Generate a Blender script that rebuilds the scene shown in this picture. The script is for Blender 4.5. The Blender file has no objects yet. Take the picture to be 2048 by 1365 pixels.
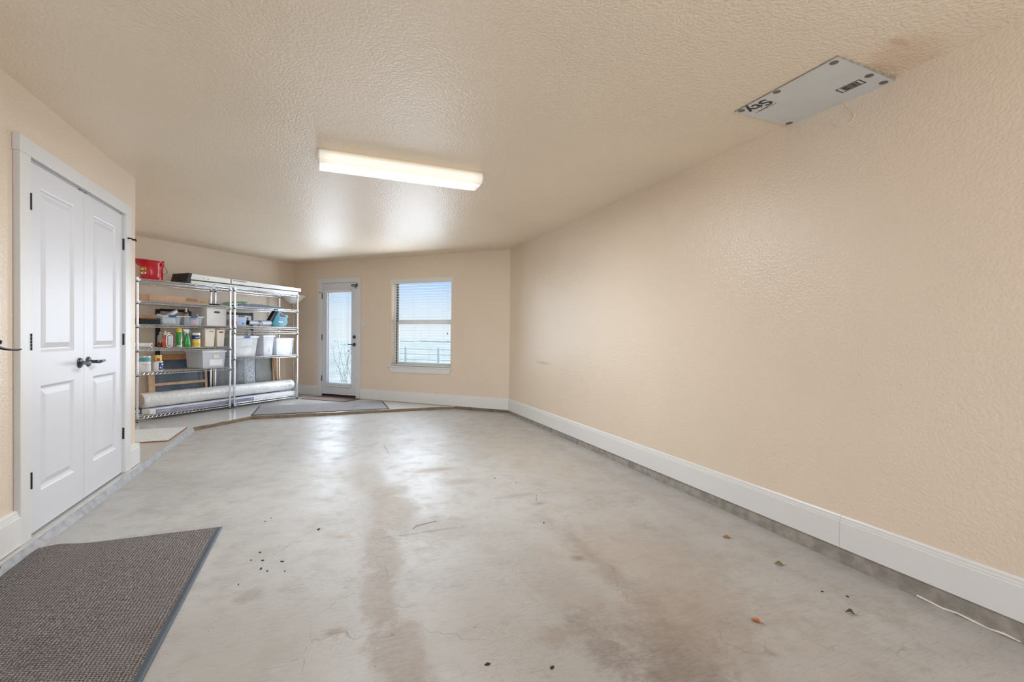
import bpy, bmesh, math, random
from mathutils import Vector, Matrix, noise
random.seed(7)
PI = math.pi
S2 = 2 ** -.5
scene = bpy.context.scene
COL = scene.collection

# ---------------------------------------------------------------- camera
CAM_H = 1.12
YAW, PITCH, ROLL, FPX = 0.386211369, -0.0112691354, 0.0103412813, 928.485
fwd = Vector((math.sin(YAW) * math.cos(PITCH), math.cos(YAW) * math.cos(PITCH), math.sin(PITCH)))
rgt0 = Vector((math.cos(YAW), -math.sin(YAW), 0))
up0 = rgt0.cross(fwd)
rgt = math.cos(ROLL) * rgt0 + math.sin(ROLL) * up0
upv = -math.sin(ROLL) * rgt0 + math.cos(ROLL) * up0
cd = bpy.data.cameras.new('camera')
cd.sensor_width = 36
cd.lens = 36 * FPX / 2048
cd.clip_start = .02
cam = bpy.data.objects.new('camera', cd)
COL.objects.link(cam)
cam.matrix_world = Matrix(((rgt.x, upv.x, -fwd.x, 0), (rgt.y, upv.y, -fwd.y, 0), (rgt.z, upv.z, -fwd.z, CAM_H), (0, 0, 0, 1)))
scene.camera = cam

# ---------------------------------------------------------------- world, sun, added fills, exposure
world = bpy.data.worlds.new('world')
scene.world = world
world.use_nodes = True
wn = world.node_tree
wn.nodes.clear()
wo = wn.nodes.new('ShaderNodeOutputWorld')
wb = wn.nodes.new('ShaderNodeBackground')
wt = wn.nodes.new('ShaderNodeTexCoord')
ws = wn.nodes.new('ShaderNodeSeparateXYZ')
wr = wn.nodes.new('ShaderNodeValToRGB')
wn.links.new(wt.outputs['Generated'], ws.inputs[0])
wn.links.new(ws.outputs['Z'], wr.inputs[0])
cr = wr.color_ramp
cr.elements[0].position = 0
cr.elements[0].color = (.84, .93, 1.0, 1)
cr.elements[1].position = 1
cr.elements[1].color = (.50, .66, 1.0, 1)
e = cr.elements.new(.045); e.color = (.76, .88, 1.0, 1)
e = cr.elements.new(.12); e.color = (.38, .62, 1.0, 1)
wn.links.new(wr.outputs[0], wb.inputs[0])
wb.inputs[1].default_value = .78
wn.links.new(wb.outputs[0], wo.inputs[0])

def light(kind, name, loc, energy, col, aim=None, size=None):
    l = bpy.data.lights.new(name, kind)
    l.energy = energy
    l.color = col
    if size:
        l.shape = 'RECTANGLE'; l.size = size[0]; l.size_y = size[1]
    o = bpy.data.objects.new(name, l)
    COL.objects.link(o)
    o.location = loc
    if aim is not None:
        o.rotation_euler = Vector(aim).to_track_quat('-Z', 'Y').to_euler()
    return o

sun = light('SUN', 'sun', (0, -20, 20), 2.0, (1, .96, .9), (-.5, .7, -.95))
sun.data.angle = .02
# fill light added at the doorway behind the camera to brighten the room
light('AREA', 'doorway_fill', (1.0, -2.95, 1.15), 84, (.87, .95, 1.10), (-.12, 1, .22), (2.7, 2.1))
# unseen fill lights added in the room before the window and door blinds
light('AREA', 'window_fill', ((9.04 - .30) / 2 + -4.31 * S2, (9.04 - .30) / 2 + 4.31 * S2, 1.33), 19, (.84, .96, 1.12), (-1, -1, -.15), (1.1, 1.4))
light('AREA', 'door_fill', ((9.04 - .30) / 2 + -6.05 * S2, (9.04 - .30) / 2 + 6.05 * S2, 1.10), 15.5, (.84, .96, 1.12), (-1, -1, -.1), (.58, 1.7))
light('AREA', 'window_slat_fill', ((9.04 + .3) / 2 + -4.31 * S2, (9.04 + .3) / 2 + 4.31 * S2, 1.33), 7, (.93, .97, 1.0), (-1, -1, -.15), (1.1, 1.4))  # light added outside the window to brighten the blind's slats
light('AREA', 'door_slat_fill', ((9.04 + .3) / 2 + -6.05 * S2, (9.04 + .3) / 2 + 6.05 * S2, 1.05), 4, (.93, .97, 1.0), (-1, -1, -.1), (.58, 1.7))  # same added slat brightening, outside the glazed door
light('AREA', 'side_alcove_light', (-2.9, 5.7, 2.38), 14, (.92, .97, 1.04), (0, 0, -1), (.5, .5))  # unseen area light beneath the alcove ceiling

scene.view_settings.view_transform = 'Standard'
scene.view_settings.look = 'None'
scene.view_settings.gamma = 1
scene.view_settings.exposure = 0.36
scene.view_settings.use_curve_mapping = False
scene.cycles.max_bounces = 10
scene.cycles.diffuse_bounces = 6
scene.cycles.sample_clamp_indirect = 4
scene.cycles.caustics_reflective = False
scene.cycles.caustics_refractive = False
scene.cycles.use_denoising = True

# ---------------------------------------------------------------- materials
def lin(c):
    return tuple(((x / 255) / 12.92 if x / 255 <= .04045 else ((x / 255 + .055) / 1.055) ** 2.4) for x in c)

MATS = {}
class NT:
    def __init__(s, name):
        s.m = bpy.data.materials.new(name)
        s.m.use_nodes = True
        s.t = s.m.node_tree
        s.b = s.t.nodes['Principled BSDF']
        s.out = s.t.nodes['Material Output']
    def n(s, typ, **kw):
        x = s.t.nodes.new('ShaderNode' + typ)
        for k, v in kw.items():
            setattr(x, k, v)
        return x
    def l(s, a, b):
        s.t.links.new(a, b)
    def set(s, sock, v):
        if isinstance(v, bpy.types.NodeSocket):
            s.l(v, sock)
        else:
            sock.default_value = v
    def pos(s):
        return s.n('NewGeometry').outputs['Position']
    def obj(s):
        return s.n('TexCoord').outputs['Object']
    def vec(s, v, scale=(1, 1, 1), loc=(0, 0, 0), rot=(0, 0, 0)):
        m = s.n('Mapping')
        s.l(v, m.inputs[0])
        m.inputs['Scale'].default_value = scale
        m.inputs['Location'].default_value = loc
        m.inputs['Rotation'].default_value = rot
        return m.outputs[0]
    def noise(s, v, scale, detail=4, rough=.55, dist=0):
        x = s.n('TexNoise')
        s.l(v, x.inputs['Vector'])
        x.inputs['Scale'].default_value = scale
        x.inputs['Detail'].default_value = detail
        x.inputs['Roughness'].default_value = rough
        x.inputs['Distortion'].default_value = dist
        return x.outputs['Fac']
    def math(s, op, a, b=0, c=0, clamp=False):
        x = s.n('Math', operation=op)
        x.use_clamp = clamp
        s.set(x.inputs[0], a); s.set(x.inputs[1], b)
        if op in ('MULTIPLY_ADD', 'SMOOTH_MIN', 'COMPARE'):
            s.set(x.inputs[2], c)
        return x.outputs[0]
    def ramp(s, f, a, b, lo=0., hi=1., smooth=True):
        x = s.n('MapRange')
        x.interpolation_type = 'SMOOTHSTEP' if smooth else 'LINEAR'
        s.set(x.inputs[0], f)
        for i, v in zip((1, 2, 3, 4), (a, b, lo, hi)):
            x.inputs[i].default_value = v
        return x.outputs[0]
    def mix(s, f, a, b, mode='MIX'):
        x = s.n('Mix', data_type='RGBA', blend_type=mode)
        s.set(x.inputs[0], f)
        for i, v in ((6, a), (7, b)):
            if isinstance(v, tuple) and len(v) == 3:
                v = v + (1,)
            s.set(x.inputs[i], v)
        return x.outputs[2]
    def bump(s, h, strength, dist=.01, normal=None):
        x = s.n('Bump')
        s.l(h, x.inputs['Height'])
        x.inputs['Strength'].default_value = strength
        x.inputs['Distance'].default_value = dist
        if normal is not None:
            s.l(normal, x.inputs['Normal'])
        return x.outputs[0]
    def blob(s, p, c, r, fade=1.0, warp=None):
        # soft elliptical patch around c with radii r (xy, metres), its outline broken up by a noise
        v = s.n('VectorMath', operation='SUBTRACT'); s.l(p, v.inputs[0]); v.inputs[1].default_value = (c[0], c[1], c[2] if len(c) > 2 else 0)
        d = s.n('VectorMath', operation='DIVIDE'); s.l(v.outputs[0], d.inputs[0]); d.inputs[1].default_value = (r[0], r[1], r[2] if len(r) > 2 else 1e3)
        ln = s.n('VectorMath', operation='LENGTH'); s.l(d.outputs[0], ln.inputs[0])
        q = ln.outputs['Value']
        if warp is not None:
            q = s.math('ADD', q, warp)
        return s.ramp(q, 1.0, 1.0 - fade, 0, 1)

def mat(name, col, rough=.5, metal=0, var=.06, vscale=6, bump=0, bscale=60, spec=.5, alpha=1, trans=0, coat=0, obj=True):
    if name in MATS:
        return MATS[name]
    t = NT(name)
    c = lin(col) if max(col) > 1 else tuple(col)
    p = t.obj() if obj else t.pos()
    n = t.noise(p, vscale)
    f = t.ramp(n, .3, .7, 0, 1)
    lo = tuple(x * (1 - var) for x in c); hi = tuple(min(1, x * (1 + var)) for x in c)
    t.l(t.mix(f, lo, hi), t.b.inputs['Base Color'])
    t.b.inputs['Roughness'].default_value = rough
    t.b.inputs['Metallic'].default_value = metal
    t.b.inputs['Specular IOR Level'].default_value = spec
    t.b.inputs['Coat Weight'].default_value = coat
    if trans:
        t.b.inputs['Transmission Weight'].default_value = trans
    if alpha < 1:
        t.b.inputs['Alpha'].default_value = alpha
    if bump:
        t.l(t.bump(t.noise(p, bscale, 3), bump, .004), t.b.inputs['Normal'])
    MATS[name] = t.m
    return t.m

def paint_wall(name, col, rough, bstr, streak=False, blobs=()):
    t = NT(name)
    p = t.pos()
    big = t.noise(p, .9, 3)
    c = lin(col)
    base = t.mix(t.ramp(big, .35, .65), tuple(x * .975 for x in c), tuple(min(1, x * 1.02) for x in c))
    for (bc, br, colr, amt) in blobs:
        w = t.ramp(t.noise(p, 9, 5), 0, 1, -.35, .35, False)
        base = t.mix(t.math('MULTIPLY', t.blob(p, bc, br, .8, w), amt), base, lin(colr))
    t.l(base, t.b.inputs['Base Color'])
    # orange-peel drywall texture: soft blobs with fine grain over them
    v = t.n('TexVoronoi', feature='SMOOTH_F1')
    wv = t.n('VectorMath', operation='ADD')
    nz = t.n('TexNoise'); t.l(p, nz.inputs['Vector']); nz.inputs['Scale'].default_value = 60
    sc = t.n('VectorMath', operation='SCALE'); t.l(nz.outputs['Color'], sc.inputs[0]); sc.inputs['Scale'].default_value = .006
    t.l(p, wv.inputs[0]); t.l(sc.outputs[0], wv.inputs[1])
    t.l(wv.outputs[0], v.inputs['Vector'])
    v.inputs['Scale'].default_value = 85
    h1 = t.ramp(v.outputs['Distance'], .15, .75, 1, 0)
    h2 = t.noise(p, 120, 3, .6)
    h = t.math('MULTIPLY_ADD', h2, .5, h1)
    t.l(t.bump(h, bstr, .004), t.b.inputs['Normal'])
    t.b.inputs['Roughness'].default_value = rough
    t.b.inputs['Specular IOR Level'].default_value = .5
    return t.m

WALLC = (226, 210, 190)
M_WALL = paint_wall('wall_paint', WALLC, .34, .27, blobs=[((2.585, 5.3, .78), (.3, .28, .03), (190, 165, 135), .5)])
M_CEIL = paint_wall('ceiling_paint', (231, 216, 194), .38, .46, blobs=[((2.43, 1.30, 2.41), (.26, .19, 9), (212, 182, 152), .6), ((2.30, 1.25, 2.41), (.10, .03, 9), (186, 145, 115), .35), ((2.45, 1.39, 2.41), (.12, .03, 9), (196, 156, 124), .3)])

def concrete(name, col, dark, blobs=(), rough=(.30, .5), slab=False):
    t = NT(name)
    p = t.pos()
    c = lin(col)
    n1 = t.noise(p, 1.1, 6, .6, .4)
    n2 = t.noise(p, 7, 6, .65)
    n3 = t.noise(t.vec(p, (6, 55, 1), rot=(0, 0, .10)), 1.6, 5, .65)      # broom marks running across the garage
    n4 = t.noise(p, 60, 4, .7)
    base = t.mix(t.ramp(n1, .3, .72), tuple(x * .93 for x in c), tuple(min(1, x * 1.05) for x in c))
    base = t.mix(t.math('MULTIPLY', t.ramp(n2, .42, .75), .42), base, lin(dark))
    base = t.mix(t.math('MULTIPLY', t.ramp(n3, .5, .75), .32), base, tuple(x * .75 for x in lin(dark)))
    base = t.mix(t.math('MULTIPLY', t.ramp(n4, .55, .85), .22), base, lin(dark))
    n5 = t.noise(t.vec(p, (5, 34, 1), rot=(0, 0, .10)), 6, 8, .85)
    base = t.mix(t.math('MULTIPLY', t.ramp(n5, .5, .66), .30), base, tuple(x * .7 for x in lin(dark)))
    base = t.mix(t.math('MULTIPLY', t.ramp(n5, .46, .34), .22), base, tuple(min(1, x * 1.25) for x in c))
    n6 = t.noise(p, 48, 2, .5)
    base = t.mix(t.math('MULTIPLY', t.ramp(n6, .735, .775), .55), base, (.07, .06, .05))
    worn = None
    for b in blobs:
        bc, br, colr, amt = b[:4]
        fade = b[4] if len(b) > 4 else .8
        w = t.ramp(t.noise(p, b[5] if len(b) > 5 else 7, 8, .8), .2, .8, -.8, .8, False)
        f = t.blob(p, bc, br, fade, w)
        if amt < 0:                                                       # worn sealer: duller as well as browner
            worn = f if worn is None else t.math('MAXIMUM', worn, f)
            amt = -amt
        br2 = t.ramp(t.noise(t.vec(p, (4, 22, 1), rot=(0, 0, .1)), 5, 5, .7), .3, .7, .55, 1)
        base = t.mix(t.math('MULTIPLY', t.math('MULTIPLY', f, amt), br2), base, lin(colr))
    if not slab:                                                          # hairline cracks near the threshold and sparse scratches
        v = t.n('TexVoronoi', feature='DISTANCE_TO_EDGE')
        dv = t.n('VectorMath', operation='ADD')
        nz = t.n('TexNoise'); t.l(p, nz.inputs['Vector']); nz.inputs['Scale'].default_value = 3; nz.inputs['Detail'].default_value = 6
        sc = t.n('VectorMath', operation='SCALE'); t.l(nz.outputs['Color'], sc.inputs[0]); sc.inputs['Scale'].default_value = .5
        t.l(p, dv.inputs[0]); t.l(sc.outputs[0], dv.inputs[1]); t.l(dv.outputs[0], v.inputs['Vector'])
        v.inputs['Scale'].default_value = 2.3
        crack = t.ramp(v.outputs['Distance'], .010, .0, 0, 1)
        reg = t.math('MULTIPLY', t.blob(p, (.25, 1.6), (.55, 1.1), .7), t.ramp(n2, .35, .6))
        base = t.mix(t.math('MULTIPLY', t.math('MULTIPLY', crack, reg), .55), base, (.12, .09, .07))
        v3 = t.n('TexVoronoi', feature='DISTANCE_TO_EDGE')
        t.l(t.vec(dv.outputs[0], (1, 1.8, 1), rot=(0, 0, .1)), v3.inputs['Vector']); v3.inputs['Scale'].default_value = 26
        craze = t.math('MULTIPLY', t.ramp(v3.outputs['Distance'], .07, .0, 0, 1), t.math('MULTIPLY', t.blob(p, (.45, 2.5), (1.0, 2.2), .7), t.ramp(t.noise(p, 2.0, 4), .46, .6)))
        base = t.mix(t.math('MULTIPLY', craze, .30), base, (.20, .165, .14))
        v2 = t.n('TexVoronoi', feature='DISTANCE_TO_EDGE')
        t.l(t.vec(dv.outputs[0], (1, 2.2, 1), rot=(0, 0, .5)), v2.inputs['Vector']); v2.inputs['Scale'].default_value = 1.1
        scr = t.math('MULTIPLY', t.ramp(v2.outputs['Distance'], .006, .0, 0, 1), t.ramp(t.noise(p, 2.4, 3), .52, .7))
        base = t.mix(t.math('MULTIPLY', scr, .4), base, (.16, .13, .11))
    t.l(base, t.b.inputs['Base Color'])
    r = t.ramp(t.math('MULTIPLY_ADD', n2, .5, t.math('MULTIPLY', n1, .5)), .35, .65, rough[0], rough[1])
    if worn is not None:
        r = t.math('MULTIPLY_ADD', worn, .22, r)
    t.l(r, t.b.inputs['Roughness'])
    h = t.math('MULTIPLY_ADD', n3, .6, t.math('MULTIPLY', n4, .35))
    t.l(t.bump(h, .22, .004), t.b.inputs['Normal'])
    t.b.inputs['Specular IOR Level'].default_value = .5
    return t.m

BR = (146, 133, 118)
DK = (118, 103, 92)
M_FLOOR = concrete('garage_concrete', (182, 181, 178), (142, 133, 122), blobs=[
    ((.34, 3.9), (.16, .7), BR, -.35, .6), ((.42, 3.15), (.22, .5), BR, -.5, .5), ((.30, 2.6), (.12, .5), BR, -.5, .5),
    ((.24, 2.15), (.11, .35), BR, -.5, .6), ((.27, 1.7), (.14, .4), (140, 120, 104), -.5, .6), ((.75, 2.75), (.35, .3), BR, -.28, .8, 9),
    ((1.02, 3.6), (.2, .12), BR, -.5), ((.95, 3.98), (.28, .1), BR, -.4), ((.45, 3.55), (.2, .25), BR, -.5),
    ((1.33, 3.15), (.22, .05), BR, -.55), ((1.42, 2.95), (.07, .05), DK, -.5),
    ((1.35, 2.0), (.10, .9), DK, .55, .9, 6), ((1.22, 1.35), (.28, .35), (98, 84, 74), .75, .9, 4), ((1.5, 1.5), (.2, .45), DK, .4, .9, 5),
    ((1.9, 2.1), (.16, 1.0), DK, .18, .9, 6), ((1.05, 1.9), (.25, .5), (146, 128, 116), .45, .9), ((1.6, 1.9), (.7, 1.2), (172, 156, 140), .6, .9, 3), ((1.3, 1.45), (.6, .5), (150, 134, 120), .5, .9, 4), ((1.9, 4.3), (.6, 1.8), (182, 170, 152), .5, .9, 3), ((1.0, 1.5), (.12, .35), (104, 90, 80), .5, .9, 8),
    ((.62, 1.75), (.5, .6), (160, 146, 130), .35, .9), ((-.2, 1.9), (.5, .5), (160, 154, 144), .5, .9),
    ((2.33, 3.5), (.13, 3.5), (158, 145, 128), .4, .9, 6), ((.09, 2.85), (.06, .04), (165, 135, 100), .7), ((.05, 1.95), (.08, .04), (135, 115, 95), .7),
    ((.85, 1.62), (.1, .1), BR, .6), ((-.3, 2.35), (.08, .08), (140, 135, 128), .6), ((.6, 4.85), (.02, .35), (110, 104, 96), .6, .8, 20),
    ((1.27, 2.15), (.05, .05), (110, 100, 90), .7), ((.58, 2.75), (.35, .02), (110, 100, 92), .45, .8, 14)], rough=(.38, .54))
M_SLAB = concrete('sealed_slab', (192, 190, 184), (156, 150, 141), blobs=[((-2.2, 6.3), (1.2, .9), (140, 130, 118), .35)], rough=(.10, .2), slab=True)
M_CURB = mat('curb_concrete', (150, 144, 135), .75, var=.22, vscale=14, bump=.6, bscale=90, obj=False)
M_STEP = mat('step_edge_concrete', (126, 110, 88), .7, var=.22, vscale=10, bump=.5, bscale=50, obj=False)
M_MORTAR = mat('mortar', (166, 168, 172), .7, var=.18, vscale=16, bump=.8, bscale=70, obj=False)
M_TRIM = mat('trim_paint', (224, 224, 222), .34, var=.015, vscale=2, bump=.03, bscale=120)
M_TRIM2 = mat('casing_paint', (218, 218, 216), .38, var=.015, vscale=2, bump=.03, bscale=120)
M_DOOR = mat('door_paint', (214, 215, 219), .38, var=.012, vscale=2, bump=.03, bscale=150)
M_BLACK = mat('black_metal', (34, 35, 38), .38, .5, var=.2, vscale=30)
M_PEWTER = mat('pewter_metal', (82, 88, 95), .28, .85, var=.15, vscale=30)
M_SATIN = mat('satin_nickel', (190, 192, 194), .22, 1, var=.05, vscale=20)
M_CHROME = mat('chrome_wire', (222, 224, 228), .24, 1, var=.06, vscale=40)
M_FOOT = mat('black_rubber', (22, 22, 23), .6, var=.2, vscale=40)

# ---------------------------------------------------------------- mesh builder
class MB:
    def __init__(s, M=None):
        s.v = []; s.f = []; s.M = M or Matrix()
    def add(s, vs, fs):
        k = len(s.v)
        s.v += [s.M @ Vector(q) for q in vs]
        s.f += [tuple(k + i for i in f) for f in fs]
        return s
    def box(s, x0, x1, y0, y1, z0, z1, taper=0, tz=0):
        # taper: the bottom is narrower by this much on every side
        a = taper
        v = [(x0 + a, y0 + a, z0), (x1 - a, y0 + a, z0), (x1 - a, y1 - a, z0), (x0 + a, y1 - a, z0), (x0, y0, z1), (x1, y0, z1), (x1, y1, z1), (x0, y1, z1)]
        return s.add(v, [(0, 3, 2, 1), (4, 5, 6, 7), (0, 1, 5, 4), (1, 2, 6, 5), (2, 3, 7, 6), (3, 0, 4, 7)])
    def tube(s, pts, r, n=8, closed=False, cap=True, rs=None):
        pts = [Vector(p) for p in pts]
        rings = []
        N = len(pts)
        prev = None
        for i, p in enumerate(pts):
            if closed:
                d = pts[(i + 1) % N] - pts[i - 1]
            else:
                d = pts[min(i + 1, N - 1)] - pts[max(i - 1, 0)]
            d.normalize()
            if prev is None:
                a = d.orthogonal().normalized()
            else:
                a = (prev - d * prev.dot(d))
                if a.length < 1e-6:
                    a = d.orthogonal()
                a.normalize()
            prev = a
            b = d.cross(a)
            rr = rs[i] if rs else r
            rings.append([p + (a * math.cos(2 * PI * j / n) + b * math.sin(2 * PI * j / n)) * rr for j in range(n)])
        k = 0
        vs = [q for ring in rings for q in ring]
        fs = []
        M_ = N if closed else N - 1
        for i in range(M_):
            for j in range(n):
                a0 = i * n + j; a1 = i * n + (j + 1) % n
                b0 = ((i + 1) % N) * n + j; b1 = ((i + 1) % N) * n + (j + 1) % n
                fs.append((a0, a1, b1, b0))
        if cap and not closed:
            fs.append(tuple(reversed(range(n))))
            fs.append(tuple((N - 1) * n + j for j in range(n)))
        return s.add(vs, fs)
    def lathe(s, prof, c=(0, 0, 0), n=24, axis='z', cap=True, sx=1, sy=1):
        vs = []; fs = []
        for (r, z) in prof:
            for j in range(n):
                x = r * math.cos(2 * PI * j / n) * sx; y = r * math.sin(2 * PI * j / n) * sy
                q = {'z': (x, y, z), 'x': (z, x, y), 'y': (x, z, y)}[axis]
                vs.append((q[0] + c[0], q[1] + c[1], q[2] + c[2]))
        for i in range(len(prof) - 1):
            for j in range(n):
                fs.append((i * n + j, i * n + (j + 1) % n, (i + 1) * n + (j + 1) % n, (i + 1) * n + j))
        if cap:
            if prof[0][0] > 1e-5: fs.append(tuple(reversed(range(n))))
            if prof[-1][0] > 1e-5: fs.append(tuple((len(prof) - 1) * n + j for j in range(n)))
        return s.add(vs, fs)
    def prism(s, poly, z0, z1, plane='xy'):
        # outline extruded; plane 'xy' -> along z, 'xz' -> along y, 'yz' -> along x
        n = len(poly)
        def q(a, b, h):
            return {'xy': (a, b, h), 'xz': (a, h, b), 'yz': (h, a, b)}[plane]
        vs = [q(a, b, z0) for a, b in poly] + [q(a, b, z1) for a, b in poly]
        fs = [tuple(reversed(range(n))), tuple(range(n, 2 * n))] + [(i, (i + 1) % n, n + (i + 1) % n, n + i) for i in range(n)]
        return s.add(vs, fs)
    def grid(s, fn, nu, nv):
        vs = [fn(i / nu, j / nv) for i in range(nu + 1) for j in range(nv + 1)]
        fs = [(i * (nv + 1) + j, (i + 1) * (nv + 1) + j, (i + 1) * (nv + 1) + j + 1, i * (nv + 1) + j + 1) for i in range(nu) for j in range(nv)]
        return s.add(vs, fs)
    def build(s, name, m, parent=None, bev=0, smooth=40, seg=2, solid=0, sub=0):
        me = bpy.data.meshes.new(name)
        me.from_pydata([tuple(v) for v in s.v], [], s.f)
        bm = bmesh.new(); bm.from_mesh(me)
        bmesh.ops.recalc_face_normals(bm, faces=bm.faces)
        bm.to_mesh(me); bm.free()
        for mm in (m if isinstance(m, (list, tuple)) else [m]):
            me.materials.append(mm)
        if smooth:
            me.shade_smooth()
            me.set_sharp_from_angle(angle=math.radians(smooth))
        o = bpy.data.objects.new(name, me)
        COL.objects.link(o)
        if parent: o.parent = parent
        if solid:
            md = o.modifiers.new('solid', 'SOLIDIFY'); md.thickness = solid; md.offset = 0
        if bev:
            md = o.modifiers.new('bevel', 'BEVEL'); md.width = bev; md.segments = seg; md.limit_method = 'ANGLE'; md.angle_limit = math.radians(40)
        if sub:
            md = o.modifiers.new('sub', 'SUBSURF'); md.levels = sub; md.render_levels = sub
        return o

def tag(o, label=None, cat=None, group=None, kind=None):
    if label: o['label'] = label
    if cat: o['category'] = cat
    if group: o['group'] = group
    if kind: o['kind'] = kind
    return o

def thing(name, label, cat, loc, rz=0, group=None):
    o = bpy.data.objects.new(name, None)
    o.empty_display_size = .05
    COL.objects.link(o)
    o.location = loc; o.rotation_euler = (0, 0, rz)
    return tag(o, label, cat, group)

def copy_tree(o, parent=None):
    c = o.copy(); COL.objects.link(c)
    if parent: c.parent = parent
    for ch in list(o.children): copy_tree(ch, c)
    return c

def struct(o, label=None, cat=None):
    o['kind'] = 'structure'
    if label: o['label'] = label
    if cat: o['category'] = cat
    return o

def text(name, body, size, m, parent, M, ext=.0004, bold=0):
    cu = bpy.data.curves.new(name, 'FONT')
    cu.body = body; cu.size = size; cu.extrude = ext; cu.offset = bold
    cu.align_x = 'CENTER'; cu.align_y = 'CENTER'
    o = bpy.data.objects.new(name, cu)
    COL.objects.link(o)
    me = bpy.data.meshes.new_from_object(o.evaluated_get(bpy.context.evaluated_depsgraph_get()))
    COL.objects.unlink(o); bpy.data.objects.remove(o)
    me.name = name
    me.materials.clear(); me.materials.append(m)
    q = bpy.data.objects.new(name, me)
    COL.objects.link(q)
    if parent: q.parent = parent
    q.matrix_local = M
    return q

# frames of the two walls that stand at 45 degrees to the long walls
KW = 9.04            # back wall plane x + y = KW
KS = 10.03           # shelf wall plane y - x = KS
KF = 9.155           # fronts of the shelf posts lie on y - x = KF
MB_BACK = Matrix.Translation((KW / 2, KW / 2, 0)) @ Matrix.Rotation(-PI / 4, 4, 'Z')     # local x along the wall, local y outward
MB_SHELF = Matrix.Translation((-KF / 2, KF / 2, 0)) @ Matrix.Rotation(PI / 4, 4, 'Z')    # local x along the wall, local y towards it
SW = (KS - KF) * S2  # local y of the shelf wall

XL, XR, ZC, YB = -1.478, 2.585, 2.41, -3.0
W_COR_R = (XR - (KW - XR)) * S2       # back-wall coordinate of the right corner
U_COR = KW * S2                        # shelf-wall coordinate of the corner with the back wall
W_COR_L = (KW - KS) / 2 * S2 - (KW + KS) / 2 * S2

# ---------------------------------------------------------------- floor, slab, walls, ceiling
def floor_z(x, y):
    tx = min(1, max(0, (x - XL) / (XR - XL)))
    zr = -.084 + max(0, min(1, (y - 1.5) / 5.0)) * .044
    return (1 - tx) * -.046 + tx * zr
f = MB()
def ff(a, b):
    x = -1.5 + a * 4.15; y = YB - .2 + b * (7.35 - YB + .2)
    return (x, y, floor_z(x, y))
f.grid(ff, 24, 48)
struct(f.build('floor', M_FLOOR, smooth=60))
d = MB(); d.box(-6, 8, -16, YB - .2, -.16, -.07)
struct(d.build('driveway_paving', mat('driveway_concrete', (196, 190, 180), .8, var=.08, vscale=3, obj=False), smooth=0), 'pale concrete driveway outside the open garage doorway', 'driveway')
# the raised slab, one step up
EY = 7.10
ys = 6.475
s_ = MB()
poly = [(-1.42, YB), (-1.42, ys), (-1.40, ys + .01), (-.89, EY), (KW - EY - .03, EY), (KW / 2 - 3.2 * S2 + 0, KW / 2 + 3.2 * S2)]
poly = [(-1.42, -3.0), (-1.42, ys), (-.89, EY), (KW - EY + .05, EY), (-.40, KW + .45), (-4.6, 5.4), (-4.6, -3.0)]
s_.prism(poly, -.012, 0)
struct(s_.build('floor_raised_slab', M_SLAB, smooth=0))
st = MB()
stepline = [(-1.42, YB), (-1.42, ys), (-.89, EY), (KW - EY + .02, EY)]
def strip(mb, line, off, z0, z1, rough=.004, n=60):
    # sloping, slightly uneven face under a slab edge
    for (a, b) in zip(line[:-1], line[1:]):
        a = Vector(a); b = Vector(b); t = (b - a).normalized(); nrm = Vector((t.y, -t.x))
        L = (b - a).length; k = max(2, int(L / .05))
        vs = []; fs = []
        for i in range(k + 1):
            q = a + (b - a) * i / k
            w = noise.noise(Vector((q.x * 6, q.y * 6, 0))) * rough
            vs += [(q.x + nrm.x * w, q.y + nrm.y * w, z1), (q.x + nrm.x * (off * .5 + w), q.y + nrm.y * (off * .5 + w), (z0 + z1) / 2), (q.x + nrm.x * (off + 2 * w), q.y + nrm.y * (off + 2 * w), z0)]
        for i in range(k):
            for j in range(2):
                fs.append((i * 3 + j, i * 3 + 3 + j, i * 3 + 4 + j, i * 3 + 1 + j))
        mb.add(vs, fs)
strip(st, [(-1.42, ys), (-.89, EY), (KW - EY + .02, EY)], .008, -.09, 0, .002)
struct(st.build('trim_step_riser', M_STEP))
st = MB(); strip(st, [(-1.42, YB), (-1.42, ys)], .027, -.056, -.001, .006)
struct(st.build('trim_mortar_curb', M_MORTAR))
# concrete stem under the right wall and under the back wall's end
cb = MB()
cb.box(XR - .006, XR + .12, YB, 6.46, -.12, .006)
struct(cb.build('wall_stem_right', M_CURB))
cb = MB(MB_BACK); cb.box(W_COR_R - 1.05, W_COR_R, -.008, .1, -.12, .004)
struct(cb.build('wall_stem_back', mat('stem_dark_concrete', (120, 108, 94), .8, var=.2, vscale=12, bump=.5, obj=False)))
drip = MB()
drip.tube([(XR - .009, .93 + i * .05, -.078 + .004 * math.sin(i * 2.1)) for i in range(8)], .004, 5, rs=[.002 + .004 * abs(math.sin(i * 1.7)) for i in range(8)])
struct(drip.build('trim_mortar_bead', mat('white_mortar', (225, 220, 208), .7, bump=.3)))

# right wall with the paint drip under the ceiling panel
w = MB(); w.box(XR, XR + .14, YB - .3, 6.9, -.12, ZC + .05)
dr = [(XR + .0005, 1.655 + .055 * math.cos(a), 2.31 + .045 * math.sin(a)) for a in [PI * (1.0 + i * .11) for i in range(10)]]
w.tube(dr, .003, 6)
w.tube([(XR, 1.66, 2.405), (XR, 1.645, 2.37), (XR, 1.62, 2.33), (XR, 1.60, 2.30)], .0028, 6)
struct(w.build('wall_right', M_WALL, smooth=30))
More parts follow.
